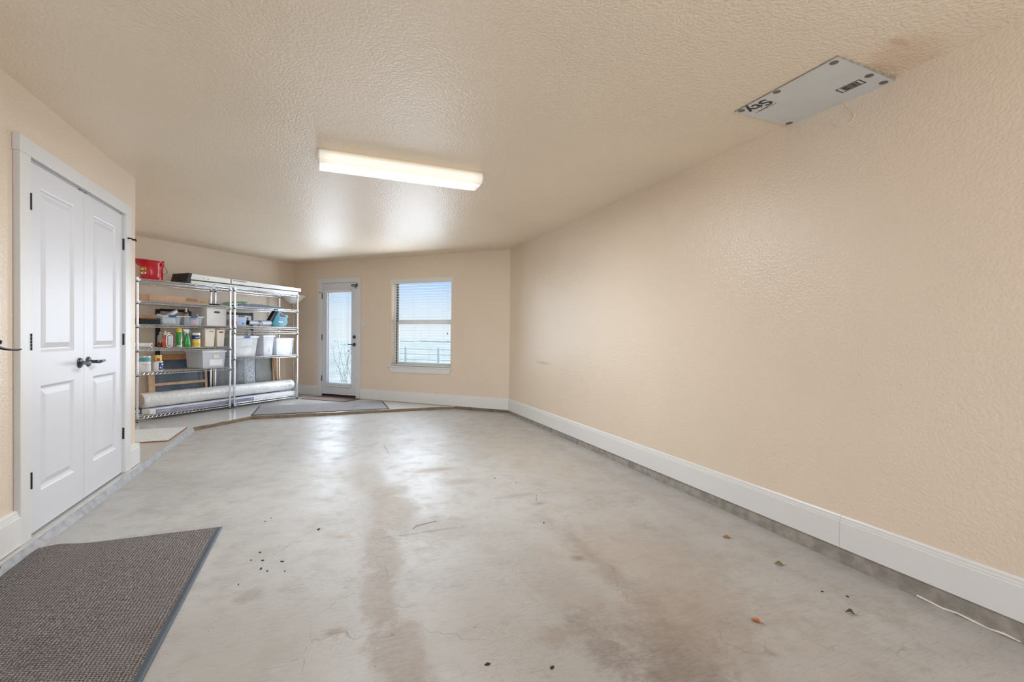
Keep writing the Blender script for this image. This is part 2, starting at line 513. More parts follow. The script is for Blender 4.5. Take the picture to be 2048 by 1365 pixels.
# left wall with the closet opening
DY0, DY1, DZ = 3.275, 4.56, 2.045
w = MB()
w.box(XL - .12, XL, YB - .3, DY0 - .02, -.05, ZC + .05)
w.box(XL - .12, XL, DY1 + .02, 4.85, -.05, ZC + .05)
w.box(XL - .12, XL, DY0 - .02, DY1 + .02, DZ + .015, ZC + .05)
struct(w.build('wall_left', M_WALL, smooth=0))
w = MB()
w.box(-4.0, XL - .12, 4.73, 4.85, -.05, ZC + .05)
struct(w.build('wall_closet_end', M_WALL, smooth=0))
w = MB(); w.box(-4.1, -3.9, 4.8, 6.6, -.05, ZC + .05)
struct(w.build('wall_alcove', M_WALL, smooth=0))
w = MB(MB_SHELF); w.box(.9, U_COR + .15, SW, SW + .14, -.05, ZC + .05)
struct(w.build('wall_shelf_side', M_WALL, smooth=0))
# back wall: door opening and window opening
DW0, DW1, DTOP = -6.44, -5.612, 2.045
WW0, WW1, WZ0, WZ1 = -4.895, -3.745, .60, 2.03
w = MB(MB_BACK)
T = .16
TD = .075
w.box(DW1, DW1 + .12, 0, TD, -.05, ZC + .05)
w.box(W_COR_L - .2, DW0, 0, TD, -.05, ZC + .05); w.box(DW0, DW1, 0, TD, DTOP, ZC + .05)
for (a, b, c, dd) in ((DW1 + .12, WW0, -.05, ZC + .05), (WW0, WW1, -.05, WZ0), (WW0, WW1, WZ1, ZC + .05), (WW1, W_COR_R + .2, -.05, ZC + .05)):
    w.box(a, b, 0, T, c, dd)
struct(w.build('wall_back', M_WALL, smooth=0))
# wall round the garage doorway behind the camera
w = MB()
w.box(-1.7, -1.25, YB - .15, YB, -.1, ZC + .05); w.box(2.35, 2.8, YB - .15, YB, -.1, ZC + .05); w.box(-1.7, 2.8, YB - .15, YB, 2.2, ZC + .05)
struct(w.build('wall_front', M_WALL, smooth=0))
c = MB(); c.prism([(-4.3, YB - .3), (XR + .2, YB - .3), (XR + .2, 6.6), (-.3, 9.9), (-.75, 9.75), (-4.6, 6.0), (-4.6, YB - .3)], ZC, ZC + .12)
struct(c.build('ceiling', M_CEIL, smooth=0))

# ---------------------------------------------------------------- baseboards
def baseboard(name, M, L0, L1, h=.172, z0=.004, t=.016, joints=()):
    # profile with two beads at the top; local x along, local y negative = into the room
    prof = [(0, z0), (-t, z0), (-t, z0 + h * .80), (-t * .8, z0 + h * .815), (-t * .8, z0 + h * .87), (-t * .62, z0 + h * .885), (-t * .62, z0 + h * .955), (-t * .3, z0 + h), (0, z0 + h)]
    m = MB(M)
    cuts = [L0] + sorted(joints) + [L1]
    for a, b in zip(cuts[:-1], cuts[1:]):
        m.prism(prof, a + (.0008 if a != L0 else 0), b - (.0008 if b != L1 else 0), 'yz')
    return struct(m.build(name, M_TRIM, smooth=0))
M_RIGHT = Matrix.Translation((XR, 0, 0)) @ Matrix.Rotation(-PI / 2, 4, 'Z')     # local x -> -world y, local y -> +world x
baseboard('baseboard_right', M_RIGHT, -6.452, 3.0, joints=(-1.63,))
M_LEFT = Matrix.Translation((XL, 0, 0)) @ Matrix.Rotation(PI / 2, 4, 'Z')       # local x -> world y, local y -> -world x
baseboard('baseboard_left', M_LEFT, YB, 3.178, h=.185, t=.03)
baseboard('baseboard_closet_end', M_LEFT, 4.66, 4.85, h=.172, t=.03)
M_END = Matrix.Translation((0, 4.85, 0)) @ Matrix.Rotation(PI, 4, 'Z')
baseboard('baseboard_closet_return', M_END, -XL - .03, 3.9, h=.172, t=.016)
baseboard('baseboard_back', MB_BACK, -5.535, W_COR_R - .006)
baseboard('baseboard_back_corner', MB_BACK, W_COR_L, -6.525)
baseboard('baseboard_shelf_side', MB_SHELF @ Matrix.Translation((0, SW, 0)), .9, U_COR)

# ---------------------------------------------------------------- closet double doors on the left wall
# casing: local x = world y, local y = into the room (negative world-x side)
cas = MB(M_LEFT)
CF = -(-1.449 - XL)
cas.box(3.178, DY0, CF, 0, .0, 2.05)
cas.box(DY1, 4.664, CF, 0, .0, 2.05)
cas.box(3.172, 4.67, CF - .003, 0, 2.05, 2.135)
jb = cas
jb.box(DY0 - .02, DY0 - .002, -.0, .12, 0, DZ); jb.box(DY1 + .002, DY1 + .02, 0, .12, 0, DZ); jb.box(DY0 - .02, DY1 + .02, 0, .12, DZ, DZ + .015)
jb.box(DY0, DY1, .055, .075, DZ - .012, DZ)
struct(cas.build('trim_1', M_TRIM2, bev=.002, smooth=0))
pl = MB(M_LEFT); pl.box(4.575, 4.68, -.036, -.029, .006, .165)

def panel_door(name, y0, y1, hinge_left, lever_dir):
    # door leaf: local x = world y, local y outward-negative; face recessed 2 cm behind the casing face
    F = -(-1.47 - XL); B = F + .035
    root = MB(M_LEFT)
    a0 = y0 + .135; a1 = y1 - .125
    zs = [.010, .222, .812, .998, 1.918, 2.036]
    root.box(y0, a0, F, B, zs[0], zs[5]); root.box(a1, y1, F, B, zs[0], zs[5])
    for k in (0, 2, 4):
        root.box(a0, a1, F, B, zs[k], zs[k + 1])
    leaf = struct(root.build(name, M_DOOR, smooth=0))
    for k in (1, 3):
        z0, z1 = zs[k], zs[k + 1]
        p = MB(M_LEFT)
        def ring(i0, d0, i1, d1):
            A = [(a0 + i0, z0 + i0), (a1 - i0, z0 + i0), (a1 - i0, z1 - i0), (a0 + i0, z1 - i0)]
            Bq = [(a0 + i1, z0 + i1), (a1 - i1, z0 + i1), (a1 - i1, z1 - i1), (a0 + i1, z1 - i1)]
            vs = [(x, F + d0, z) for x, z in A] + [(x, F + d1, z) for x, z in Bq]
            p.add(vs, [(i, (i + 1) % 4, 4 + (i + 1) % 4, 4 + i) for i in range(4)])
        ring(0, 0, .006, .003); ring(.006, .003, .016, .013); ring(.016, .013, .024, .014); ring(.024, .014, .052, .003); ring(.052, .003, .056, .0015)
        p.add([(x, F + .0015, z) for x, z in ((a0 + .056, z0 + .056), (a1 - .056, z0 + .056), (a1 - .056, z1 - .056), (a0 + .056, z1 - .056))], [(0, 1, 2, 3)])
        o = p.build('panel', M_DOOR, leaf, smooth=0)
    hy = y0 if hinge_left else y1
    for hz in (.314, 1.06, 1.81):
        h = MB(M_LEFT)
        xx = hy - .006 if hinge_left else hy + .003
        for q in range(5):
            h.lathe([(.0065, hz - .045 + q * .018 + .0006), (.0065, hz - .045 + (q + 1) * .018 - .0006)], (xx, CF + .001 if hinge_left else F - .006, 0), 10)
        if not hinge_left:
            h.box(hy - .001, hy + .002, F - .004, .03, hz - .045, hz + .045)
        h.build('hinge', M_BLACK, leaf)
    return leaf

def lever(parent, M, sgn, mm=None, L=.105):
    mm = mm or M_PEWTER
    ro = MB(M)
    ro.lathe([(.033, 0), (.033, .006), (.029, .010), (.014, .012), (.0125, .014)], (0, 0, 0), 28, 'y')
    # the lathe's axis points along local y; flip it towards the room
    ro.v = [M @ (Matrix.Diagonal((1, -1, 1, 1)) @ (M.inverted() @ v)) for v in ro.v]
    rose = ro.build('door_handle', mm, parent)
    lv = MB(M)
    lv.tube([(0, -.010, 0), (0, -.030, 0), (0, -.048, 0)], .011, 14)
    pts = [(0, -.045, 0), (sgn * .006, -.055, 0), (sgn * .022, -.060, 0), (sgn * .05, -.060, .001), (sgn * (L - .03), -.058, .002), (sgn * L, -.055, .003)]
    lv.tube(pts, .01, 12, rs=[.0115, .012, .011, .0095, .0085, .006])
    lv.build('lever', mm, rose)
    return rose
d1 = panel_door('door_1', DY0 + .002, 3.9155, True, -1)
d2 = panel_door('door_2', 3.9185, DY1 - .002, False, 1)
Fh = -(-1.47 - XL)
lever(d1, M_LEFT @ Matrix.Translation((3.858, Fh, .914)), -1)
lever(d2, M_LEFT @ Matrix.Translation((3.978, Fh, .916)), 1)
for dd, yy in ((d1, 3.885), (d2, 3.95)):
    bc = MB(M_LEFT); bc.box(yy - .018, yy + .018, Fh + .002, Fh + .03, 2.036, 2.044); bc.build('ball_catch', M_BLACK, dd)
# hinge-pin stop sticking out at the right leaf's top hinge
hs = MB(M_LEFT)
hs.tube([(DY1 + .003, CF - .012, 1.862), (DY1 + .02, CF - .03, 1.864), (DY1 + .035, CF - .032, 1.858), (DY1 + .05, CF - .045, 1.862), (DY1 + .066, CF - .046, 1.850)], .005, 8, rs=[.007, .004, .008, .008, .005])
hs.build('hinge_stop', M_BLACK, d2)

# ---------------------------------------------------------------- glazed back door (door_3), its casing, hinges and blind
cas = MB(MB_BACK)
cas.box(-6.515, -6.425, -.02, 0, 0, 2.03); cas.box(-5.627, -5.54, -.02, 0, -.001, 2.03); cas.box(-6.515, -5.54, -.022, 0, 2.03, 2.114)
cas.box(DW0 - .001, DW0 + .016, 0, TD, 0, DTOP); cas.box(DW1 - .016, DW1 + .001, 0, TD, 0, DTOP); cas.box(DW0, DW1, 0, TD, DTOP - .012, DTOP + .001)
cas.box(DW0 + .016, DW0 + .028, .055, .07, .02, DTOP - .012); cas.box(DW1 - .028, DW1 - .016, .055, .07, .02, DTOP - .012)
struct(cas.build('trim_2', M_TRIM2, bev=.002, smooth=0))
th = MB(MB_BACK); th.box(DW0 + .016, DW1 - .016, .0, T + .05, .0, .022)
struct(th.build('trim_threshold', mat('dark_threshold', (60, 58, 56), .5, .3), bev=.003))
dr = MB(MB_BACK)
a, b = DW0 + .020, DW1 - .020
GA, GB, GZ0, GZ1 = a + .095, b - .105, .225, 1.905
F0, F1 = .008, .052
dr.box(a, GA, F0, F1, .040, 2.030); dr.box(GB, b, F0, F1, .040, 2.030); dr.box(GA, GB, F0, F1, .040, GZ0); dr.box(GA, GB, F0, F1, GZ1, 2.030)
door3 = struct(dr.build('door_3', M_DOOR, smooth=0))
lt = MB(MB_BACK)     # raised moulding round the glass
for (x0, x1, z0, z1) in ((GA - .012, GA + .018, GZ0 - .012, GZ1 + .012), (GB - .018, GB + .012, GZ0 - .012, GZ1 + .012), (GA, GB, GZ0 - .012, GZ0 + .018), (GA, GB, GZ1 - .018, GZ1 + .012)):
    lt.box(x0, x1, F0 - .008, F0 + .004, z0, z1)
    lt.box(x0 + (.006 if x1 < -6 or x0 < -6.2 else 0), x1, F1 - .004, F1 + .008, z0, z1)
lt.build('glass_frame', M_DOOR, door3, bev=.003)
def glassmat():
    t = NT('window_glass')
    t.t.nodes.remove(t.b)
    tr = t.n('BsdfTransparent'); gl = t.n('BsdfGlossy'); fr = t.n('Fresnel'); mx = t.n('MixShader')
    tr.inputs[0].default_value = (.99, 1, 1, 1)
    gl.inputs['Roughness'].default_value = .02
    fr.inputs[0].default_value = 1.45
    t.l(t.math('MULTIPLY', fr.outputs[0], .12), mx.inputs[0]); t.l(tr.outputs[0], mx.inputs[1]); t.l(gl.outputs[0], mx.inputs[2]); t.l(mx.outputs[0], t.out.inputs[0])
    return t.m
M_GLASS = glassmat()
g = MB(MB_BACK); g.box(GA, GB, .036, .040, GZ0, GZ1); g.build('pane', M_GLASS, door3, smooth=0)
g = MB(MB_BACK); g.box(a, b, F0 - .002, F1 + .002, .024, .042); g.build('door_sweep', M_FOOT, door3)
for hz in (.32, 1.06, 1.80):
    h = MB(MB_BACK)
    for q in range(5):
        h.lathe([(.008, hz - .05 + q * .02 + .0006), (.008, hz - .05 + (q + 1) * .02 - .0006)], (a - .006, -.004, 0), 10)
    h.box(a - .016, a + .002, .0, .006, hz - .05, hz + .05)
    h.build('hinge', M_PEWTER, door3)
hs = MB(MB_BACK); hs.tube([(a - .006, -.012, 1.862), (a - .03, -.035, 1.865), (a - .045, -.04, 1.868)], .004, 8, rs=[.006, .004, .007]); hs.build('hinge_stop', M_BLACK, door3)
lever(door3, MB_BACK @ Matrix.Translation((b - .055, F0, .937)), -1, M_PEWTER)
db = MB(MB_BACK @ Matrix.Translation((b - .055, F0, 1.07))); db.lathe([(.031, 0), (.031, -.010), (.022, -.018), (.010, -.02)], (0, 0, 0), 24, 'y'); db.box(-.005, .005, -.034, -.016, -.014, .014)
db.build('deadbolt', M_PEWTER, door3)
sg = MB(MB_BACK)     # swing-bar guard at the top corner
sg.tube([(b - .11, -.004, 1.985), (b - .035, -.004, 1.985), (b - .03, -.006, 1.965), (b - .03, -.008, 1.958), (b - .105, -.008, 1.958), (b - .115, -.006, 1.97)], .006, 8, closed=True)
sg.build('swing_guard', M_BLACK, door3)
sg = MB(MB_BACK); sg.box(b + .012, b + .03, -.032, -.021, 1.945, 2.0); sg.tube([(b + .015, -.03, 1.945), (b - .005, -.036, 1.91), (b - .015, -.03, 1.94)], .004, 6); sg.tube([(b + .02, -.03, 1.95), (b + .02, -.04, 1.95)], .008, 8)
sg.build('guard_catch', M_BLACK, door3)

M_SLAT = NT('blind_slat')
M_SLAT.b.inputs['Base Color'].default_value = (.88, .88, .86, 1)
M_SLAT.b.inputs['Roughness'].default_value = .45
M_SLAT.b.inputs['Subsurface Weight'].default_value = 0
tl = M_SLAT.n('BsdfTranslucent'); tl.inputs[0].default_value = (.9, .9, .86, 1)
mxs = M_SLAT.n('MixShader'); mxs.inputs[0].default_value = .5
M_SLAT.l(M_SLAT.b.outputs[0], mxs.inputs[1]); M_SLAT.l(tl.outputs[0], mxs.inputs[2]); M_SLAT.l(mxs.outputs[0], M_SLAT.out.inputs[0])
M_SLAT = M_SLAT.m
M_CORD = mat('blind_cord', (220, 220, 215), .7)

def blind(label, w0, w1, zt, zb, dy, depth, pitch, tilt, val_h, val_over, wand_w, th=.0009, crown=.0025):
    root = thing('window_blind', label, 'blind', MB_BACK @ Vector(((w0 + w1) / 2, dy, zb)), -PI / 4)
    M = Matrix.Translation((-(w0 + w1) / 2, -dy, -zb))
    v = MB(M)
    v.box(w0 - val_over, w1 + val_over, dy - depth / 2 - .012, dy - depth / 2 - .002, zt - val_h, zt)
    v.box(w0 - val_over, w0 - val_over + .008, dy - depth / 2 - .002, dy, zt - val_h, zt); v.box(w1 + val_over - .008, w1 + val_over, dy - depth / 2 - .002, dy, zt - val_h, zt)
    v.build('valance', M_TRIM, root, bev=.002)
    v = MB(M); v.box(w0 + .003, w1 - .003, dy - depth / 2, dy + depth / 2, zt - min(.05, val_h), zt - .004); v.build('headrail', M_TRIM, root)
    sl = MB(M)
    z = zt - val_h + pitch * .4
    hd = depth / 2
    while z > zb + .03:
        n = 4
        pts = []
        for i in range(n + 1):
            y = -hd + 2 * hd * i / n
            zz = crown * (1 - (y / hd) ** 2)
            pts.append((y, zz))
        up_ = [(dy + y, z + zz + y * math.tan(tilt) + th) for y, zz in pts]
        dn_ = [(dy + y, z + zz + y * math.tan(tilt) - th) for y, zz in reversed(pts)]
        sl.prism(up_ + dn_, w0 + .004, w1 - .004, 'yz')
        z -= pitch
    sl.build('slats', M_SLAT, root, smooth=50)
    br = MB(M); br.box(w0 + .003, w1 - .003, dy - hd, dy + hd, zb + .001, zb + .018); br.build('bottom_rail', M_TRIM, root, bev=.002)
    cds = MB(M)
    k = 4 if w1 - w0 > .8 else 2
    for i in range(k):
        x = w0 + (w1 - w0) * (i + .5) / k if k > 2 else w0 + (w1 - w0) * (.13 + .74 * i)
        for yy in (dy - hd - .0005, dy + hd + .0005):
            cds.tube([(x, yy, zb + .01), (x, yy, zt - .04)], .0011, 4)
    cds.build('ladder_cord', M_CORD, root)
    wd = MB(M)
    wd.tube([(wand_w, dy - hd - .014, zt - val_h), (wand_w, dy - hd - .016, zt - .62 * (zt - zb))], .0012, 5)
    wd.build('pull_cord', M_CORD, root)
    ts = MB(M); z0 = zt - .62 * (zt - zb); ts.lathe([(.002, z0 + .01), (.006, z0 - .002), (.008, z0 - .02), (.003, z0 - .024)], (wand_w, dy - hd - .016, 0), 10); ts.build('tassel', mat('cord_tassel', (60, 52, 46), .5), root)
    return root
blind('white horizontal slat blind hanging on the glazed back door', GA + .012, GB - .008, 1.90, .185, -.022, .025, .0375, .0, .05, .006, GB - .03, .0004, .0008)

# ---------------------------------------------------------------- window_1
M_VINYL = mat('dark_vinyl', (74, 68, 66), .5, var=.05)
M_VINYLW = mat('white_vinyl', (222, 222, 220), .4, var=.03)
wf = MB(MB_BACK)
y0, y1 = .085, .14
wf.box(WW0, WW0 + .03, y0, y1, WZ0, WZ1); wf.box(WW1 - .03, WW1, y0, y1, WZ0, WZ1); wf.box(WW0 + .03, WW1 - .03, y0, y1, WZ0, WZ0 + .03); wf.box(WW0 + .03, WW1 - .03, y0, y1, WZ1 - .03, WZ1)
win = struct(wf.build('window_1', M_VINYLW, bev=.002))
sh = MB(MB_BACK)
sh.box(WW0 + .03, WW0 + .055, .095, .13, WZ0 + .03, WZ1 - .03)
sh.build('track', M_VINYL, win)
sh = MB(MB_BACK); m0 = 1.325
sh.box(WW0 + .055, WW1 - .03, .10, .135, m0, m0 + .045); sh.box(WW0 + .055, WW1 - .03, .085, .115, m0 - .03, m0 + .0)
sh.build('meeting_rail', M_VINYLW, win, bev=.002)
sh = MB(MB_BACK)
sh.box(WW0 + .055, WW0 + .085, .09, .12, WZ0 + .03, m0 - .03); sh.box(WW1 - .06, WW1 - .03, .09, .12, WZ0 + .03, m0 - .03); sh.box(WW0 + .085, WW1 - .06, .09, .12, WZ0 + .03, WZ0 + .065)
sh.build('lower_sash', M_VINYLW, win, bev=.002)
g = MB(MB_BACK); g.box(WW0 + .085, WW1 - .06, .103, .107, WZ0 + .065, m0 - .03); g.build('pane', M_GLASS, win, smooth=0)
g = MB(MB_BACK); g.box(WW0 + .055, WW1 - .03, .118, .122, m0 + .045, WZ1 - .03); g.build('pane', M_GLASS, win, smooth=0)
sl = MB(MB_BACK)
sl.box(-4.965, -3.71, -.03, 0, WZ0 - .022, WZ0 + .0); sl.box(WW0 + .001, WW1 - .001, 0, .085, WZ0 - .022, WZ0 + .0)
sl.build('window_sill', M_TRIM, win, bev=.004)
ap = MB(MB_BACK)
ap.add([(x, y, z) for y in (-.018, 0) for (x, z) in ((-4.925, WZ0 - .023), (-3.74, WZ0 - .023), (-3.765, WZ0 - .105), (-4.90, WZ0 - .105))], [(0, 1, 2, 3), (7, 6, 5, 4), (0, 4, 5, 1), (1, 5, 6, 2), (2, 6, 7, 3), (3, 7, 4, 0)])
ap.build('window_apron', M_TRIM, win, bev=.002)
blind('white horizontal slat blind with valance hanging in the back window', WW0 + .006, WW1 - .006, 2.046, WZ0 + .002, .036, .05, .044, .0, .082, .03, WW1 - .06)

# light switch beside the back door
t_ = thing('light_switch', 'white rocker light switch on the back wall beside the glazed door', 'light switch', MB_BACK @ Vector((-5.487, 0, 1.335)), -PI / 4)
m = MB(); m.box(-.036, .036, -.006, 0, -.058, .058); m.build('cover_plate', M_TRIM, t_, bev=.003)
m = MB(); m.box(-.017, .017, -.010, -.006, -.034, .034); m.build('rocker', M_DOOR, t_, bev=.002)

# ---------------------------------------------------------------- ceiling fixture
M_HOUSING = mat('white_enamel', (222, 214, 200), .4, var=.02)
def emis_mat():
    t = NT('lit_diffuser')
    o = t.obj()
    sp = t.n('SeparateXYZ'); t.l(o, sp.inputs[0])
    y = sp.outputs['Y']
    tube = t.math('MAXIMUM', t.ramp(t.math('ABSOLUTE', t.math('SUBTRACT', y, .045)), .06, .0), t.ramp(t.math('ABSOLUTE', t.math('ADD', y, .045)), .06, .0))
    endf = t.ramp(t.math('ABSOLUTE', sp.outputs['X']), .6, .5, .45, 1)
    st_ = t.math('MULTIPLY', t.math('MULTIPLY', t.math('MULTIPLY_ADD', tube, .9, .58), endf), t.ramp(sp.outputs['Z'], .024, .052, 1, .20))
    wv = t.n('TexWave', bands_direction='Y'); t.l(o, wv.inputs['Vector']); wv.inputs['Scale'].default_value = 40
    st_ = t.math('MULTIPLY', st_, t.ramp(wv.outputs['Fac'], 0, 1, .93, 1.0))
    t.b.inputs['Base Color'].default_value = (.9, .88, .8, 1)
    t.b.inputs['Roughness'].default_value = .3
    t.l(t.mix(tube, (1.0, .90, .72), (1, 1, .97)), t.b.inputs['Emission Color'])
    t.l(t.math('MULTIPLY', st_, .72), t.b.inputs['Emission Strength'])
    return t.m
fx = thing('ceiling_light', 'long white lit fluorescent wraparound light fixture mounted on the ceiling', 'ceiling light', (.562, 3.62, 2.345))
hl = .605
m = MB(); m.box(-hl + .004, hl - .004, -.112, .112, .042, .0645); m.build('housing', M_HOUSING, fx, bev=.002)
prof = [(-.124, .050), (-.127, .02), (-.122, -.004), (-.106, -.020), (-.05, -.027), (0, -.028), (.05, -.027), (.106, -.020), (.122, -.004), (.127, .02), (.124, .050)]
prof_in = [(y * .97, z + .0035) for y, z in prof]
m = MB(); m.prism(prof + list(reversed(prof_in)), -hl + .012, hl - .012, 'yz'); m.build('diffuser', emis_mat(), fx, smooth=25)
light('AREA', 'fixture_light', (.562, 3.62, 2.31), 38, (.93, .98, 1.04), (0, 0, -1), (1.1, .22))
for sx in (-1, 1):
    m = MB(); m.prism([(y * 1.01, z * 1.0 - (.001 if z < 0 else 0)) for y, z in prof], sx * (hl - .012), sx * hl, 'yz'); m.build('end_cap', M_HOUSING, fx, smooth=0)

# ---------------------------------------------------------------- drywall patch screwed to the ceiling
M_FOAM = mat('pale_board_face', (206, 208, 206), .45, var=.02)
M_INK = mat('black_ink', (52, 50, 48), .6)
M_INKG = mat('grey_ink', (110, 108, 104), .6)
M_WASH = mat('plaster_washer', (120, 118, 112), .4, .6)
M_CORE = mat('crumbly_board_edge', (158, 146, 124), .9, var=.3, vscale=60, bump=1, bscale=120)
pt = thing('ceiling_patch_panel', 'pale grey board with barcode and printed letters screwed over a ceiling hatch by the right wall', 'panel', (2.37, 1.70, ZC))
px0, px1, py0, py1 = -.213, .2145, -.285, .285
m = MB(); m.grid(lambda a, b: (px0 + (px1 - px0) * a, py0 + (py1 - py0) * b, -.0072), 20, 20); m.build('board_face', M_FOAM, pt, smooth=30)
m = MB()
edge = []
for (ax, ay, bx_, by_) in ((px0, py0, px1, py0), (px1, py0, px1, py1), (px1, py1, px0, py1), (px0, py1, px0, py0)):
    for i in range(24):
        q = i / 24
        edge.append((ax + (bx_ - ax) * q, ay + (by_ - ay) * q))
edge = [(x * (1 + noise.noise(Vector((x * 40, y * 40, 0))) * .006), y * (1 + noise.noise(Vector((x * 40, y * 40, 3))) * .004)) for x, y in edge]
m.add([(x, y, -.0065) for x, y in edge] + [(x, y, -.0003) for x, y in edge], [(i, (i + 1) % len(edge), len(edge) + (i + 1) % len(edge), len(edge) + i) for i in range(len(edge))])
m.build('board_core', M_CORE, pt, smooth=0)
for (x, y) in ((px0 + .03, py0 + .035), (px0 + .02, .035), (px0 + .02, py1 - .03), (px1 - .03, py0 + .035), (.065, py0 + .03), (px1 - .025, py1 - .03)):
    m = MB(); m.lathe([(.0, -.0088), (.003, -.0100), (.007, -.0096), (.009, -.0088), (.013, -.0092), (.017, -.0086), (.019, -.0076)], (x, y, 0), 18, cap=False)
    m.build('screw_washer', M_WASH, pt)
# barcode
bx0, by0, bw, bh = .055, -.215, .058, .115
m = MB()
zz0, zz1 = -.0080, -.0074
m.box(bx0, bx0 + bw, by0, by0 + .006, zz0, zz1); m.box(bx0, bx0 + bw, by0 + bh - .006, by0 + bh, zz0, zz1); m.box(bx0, bx0 + .005, by0, by0 + bh, zz0, zz1); m.box(bx0 + bw - .005, bx0 + bw, by0, by0 + bh, zz0, zz1)
yy = by0 + .018
rb = random.Random(3)
while yy < by0 + bh - .02:
    wdt = rb.choice((.0012, .0018, .003))
    m.box(bx0 + .008, bx0 + bw - .008, yy, yy + wdt, zz0, zz1)
    yy += wdt + rb.choice((.0012, .002, .0025))
m.build('barcode', M_INK, pt, smooth=0)
# lettering, read from below
def ceil_text(body, size, x, y, ang, bold, m_):
    M = Matrix.Translation((x, y, -.0079)) @ Matrix.Rotation(ang, 4, 'Z') @ Matrix.Rotation(PI, 4, 'X')
    text('printed_letters', body, size, m_, pt, M, .0003, bold)
ceil_text('Sty', .108, -.155, .178, PI / 2, .0022, M_INK)
ceil_text('• Custom •', .028, -.098, .178, PI / 2, .0006, M_INKG)

# the board sags at its near right corner
bpy.context.view_layer.update()
for ch in pt.children:
    mw = ch.matrix_local; mi = mw.inverted()
    for v in ch.data.vertices:
        p = mw @ v.co
        if p.z < -.003:
            p.z -= .016 * max(0, (p.x - px0) / (px1 - px0)) ** 1.3 * max(0, 1 - (p.y - py0) / (py1 - py0))
            v.co = mi @ p

# ---------------------------------------------------------------- floor mats
def mat_weave(name, c1, c2, scale, rot, bstr=.8, dk=.93):
    t = NT(name)
    p = t.vec(t.obj(), (1, 1, 1), rot=(0, 0, rot))
    sx = t.n('SeparateXYZ'); t.l(p, sx.inputs[0])
    j = t.ramp(t.noise(p, 40, 3), 0, 1, -.35, .35, False)
    rowp = t.math('MULTIPLY', t.math('ADD', sx.outputs['X'], t.math('MULTIPLY', j, 0.01)), scale * 2 * PI)
    row = t.math('SINE', rowp)
    half = t.math('MULTIPLY', t.math('FLOOR', t.math('DIVIDE', rowp, 2 * PI)), PI)
    colr = t.math('SINE', t.math('ADD', t.math('MULTIPLY', t.math('ADD', sx.outputs['Y'], t.math('MULTIPLY', j, .006)), scale * 1.25 * 2 * PI), half))
    h = t.math('MULTIPLY_ADD', t.math('MULTIPLY', t.ramp(row, -1, .6, .25, 1), t.ramp(colr, -1, .5, .2, 1)), 1, t.math('MULTIPLY', t.noise(p, 300, 3), .5))
    fine = t.noise(p, 230, 3, .8)
    base = t.mix(t.ramp(fine, .36, .66), lin(c1), lin(c2))
    base = t.mix(t.math('MULTIPLY', t.ramp(t.noise(p, 3.2, 5), .5, .8), .35), base, lin((110, 90, 84)))
    base = t.mix(t.ramp(h, .18, .8, dk, 0), base, (.010, .008, .007))
    t.l(base, t.b.inputs['Base Color'])
    t.b.inputs['Roughness'].default_value = .95
    t.b.inputs['Specular IOR Level'].default_value = .15
    t.l(t.bump(h, bstr, .004), t.b.inputs['Normal'])
    return t.m
M_RUB = mat('rubber_mat_edge', (66, 78, 88), .5, var=.08)
def floor_mat(name, label, cx, cy, z, w, l, rz, m_, edge_m, edge=(.02, .02, .02, .02), th=.006, zf=None, n=30):
    root = thing(name, label, 'floor mat', (cx, cy, z), rz)
    hx, hy = w / 2, l / 2
    def bumpz(x, y):
        g_ = (zf(x, y) if zf else 0)
        return g_
    m = MB()
    m.grid(lambda a, b: (-hx + w * a, -hy + l * b, bumpz(-hx + w * a, -hy + l * b) + .0035), n, n)
    b_ = m.build('backing', edge_m, root, solid=.003)
    m = MB()
    x0, x1, y0_, y1_ = -hx + edge[0], hx - edge[1], -hy + edge[2], hy - edge[3]
    def carpet(a, b):
        x = x0 + (x1 - x0) * a; y = y0_ + (y1_ - y0_) * b
        dd = min(a * (x1 - x0), (1 - a) * (x1 - x0), b * (y1_ - y0_), (1 - b) * (y1_ - y0_))
        return (x, y, bumpz(x, y) + .0052 + th * min(1, dd / .006))
    m.grid(carpet, 90, 90)
    m.build('carpet_pile', m_, root)
    return root
def zf_near(x, y):
    # buckle along the far-left end of the mat, where it rides up beside the curb
    return .012 * math.exp(-((x + .32) / .07) ** 2) * max(0, (y - .3) / .6) ** 2 + (floor_z(-.99 + x, 2.33 + y) - floor_z(-.99, 2.33))
M_MATN = mat_weave('brown_loop_pile', (92, 84, 82), (206, 200, 196), 76, 0, 1.2)
floor_mat('runner_mat', 'large brown-grey ribbed carpet mat lying on the lower floor, nearest the camera', -.993, 2.315, floor_z(-.99, 2.33), .875, 1.82, 0, M_MATN, M_RUB, (.028, .028, .01, .008), .006, zf_near, 60)
M_MATG = mat_weave('grey_loop_pile', (130, 129, 131), (188, 186, 188), 60, 0, .3, .45)
floor_mat('runner_mat', 'long grey carpet runner along the edge of the raised step', .012, 7.58, 0, 1.83, .86, 0, M_MATG, M_FOOT, (.015, .02, .02, .01))
M_MATB = mat_weave('brown_pile', (112, 92, 84), (176, 156, 146), 50, 0, .4, .5)
floor_mat('door_mat', 'small brown doormat with dark edge at the foot of the back door', .13, 8.56, 0, .92, .42, -PI / 4 + .04, M_MATB, M_FOOT, (.02, .02, .02, .02), .004)
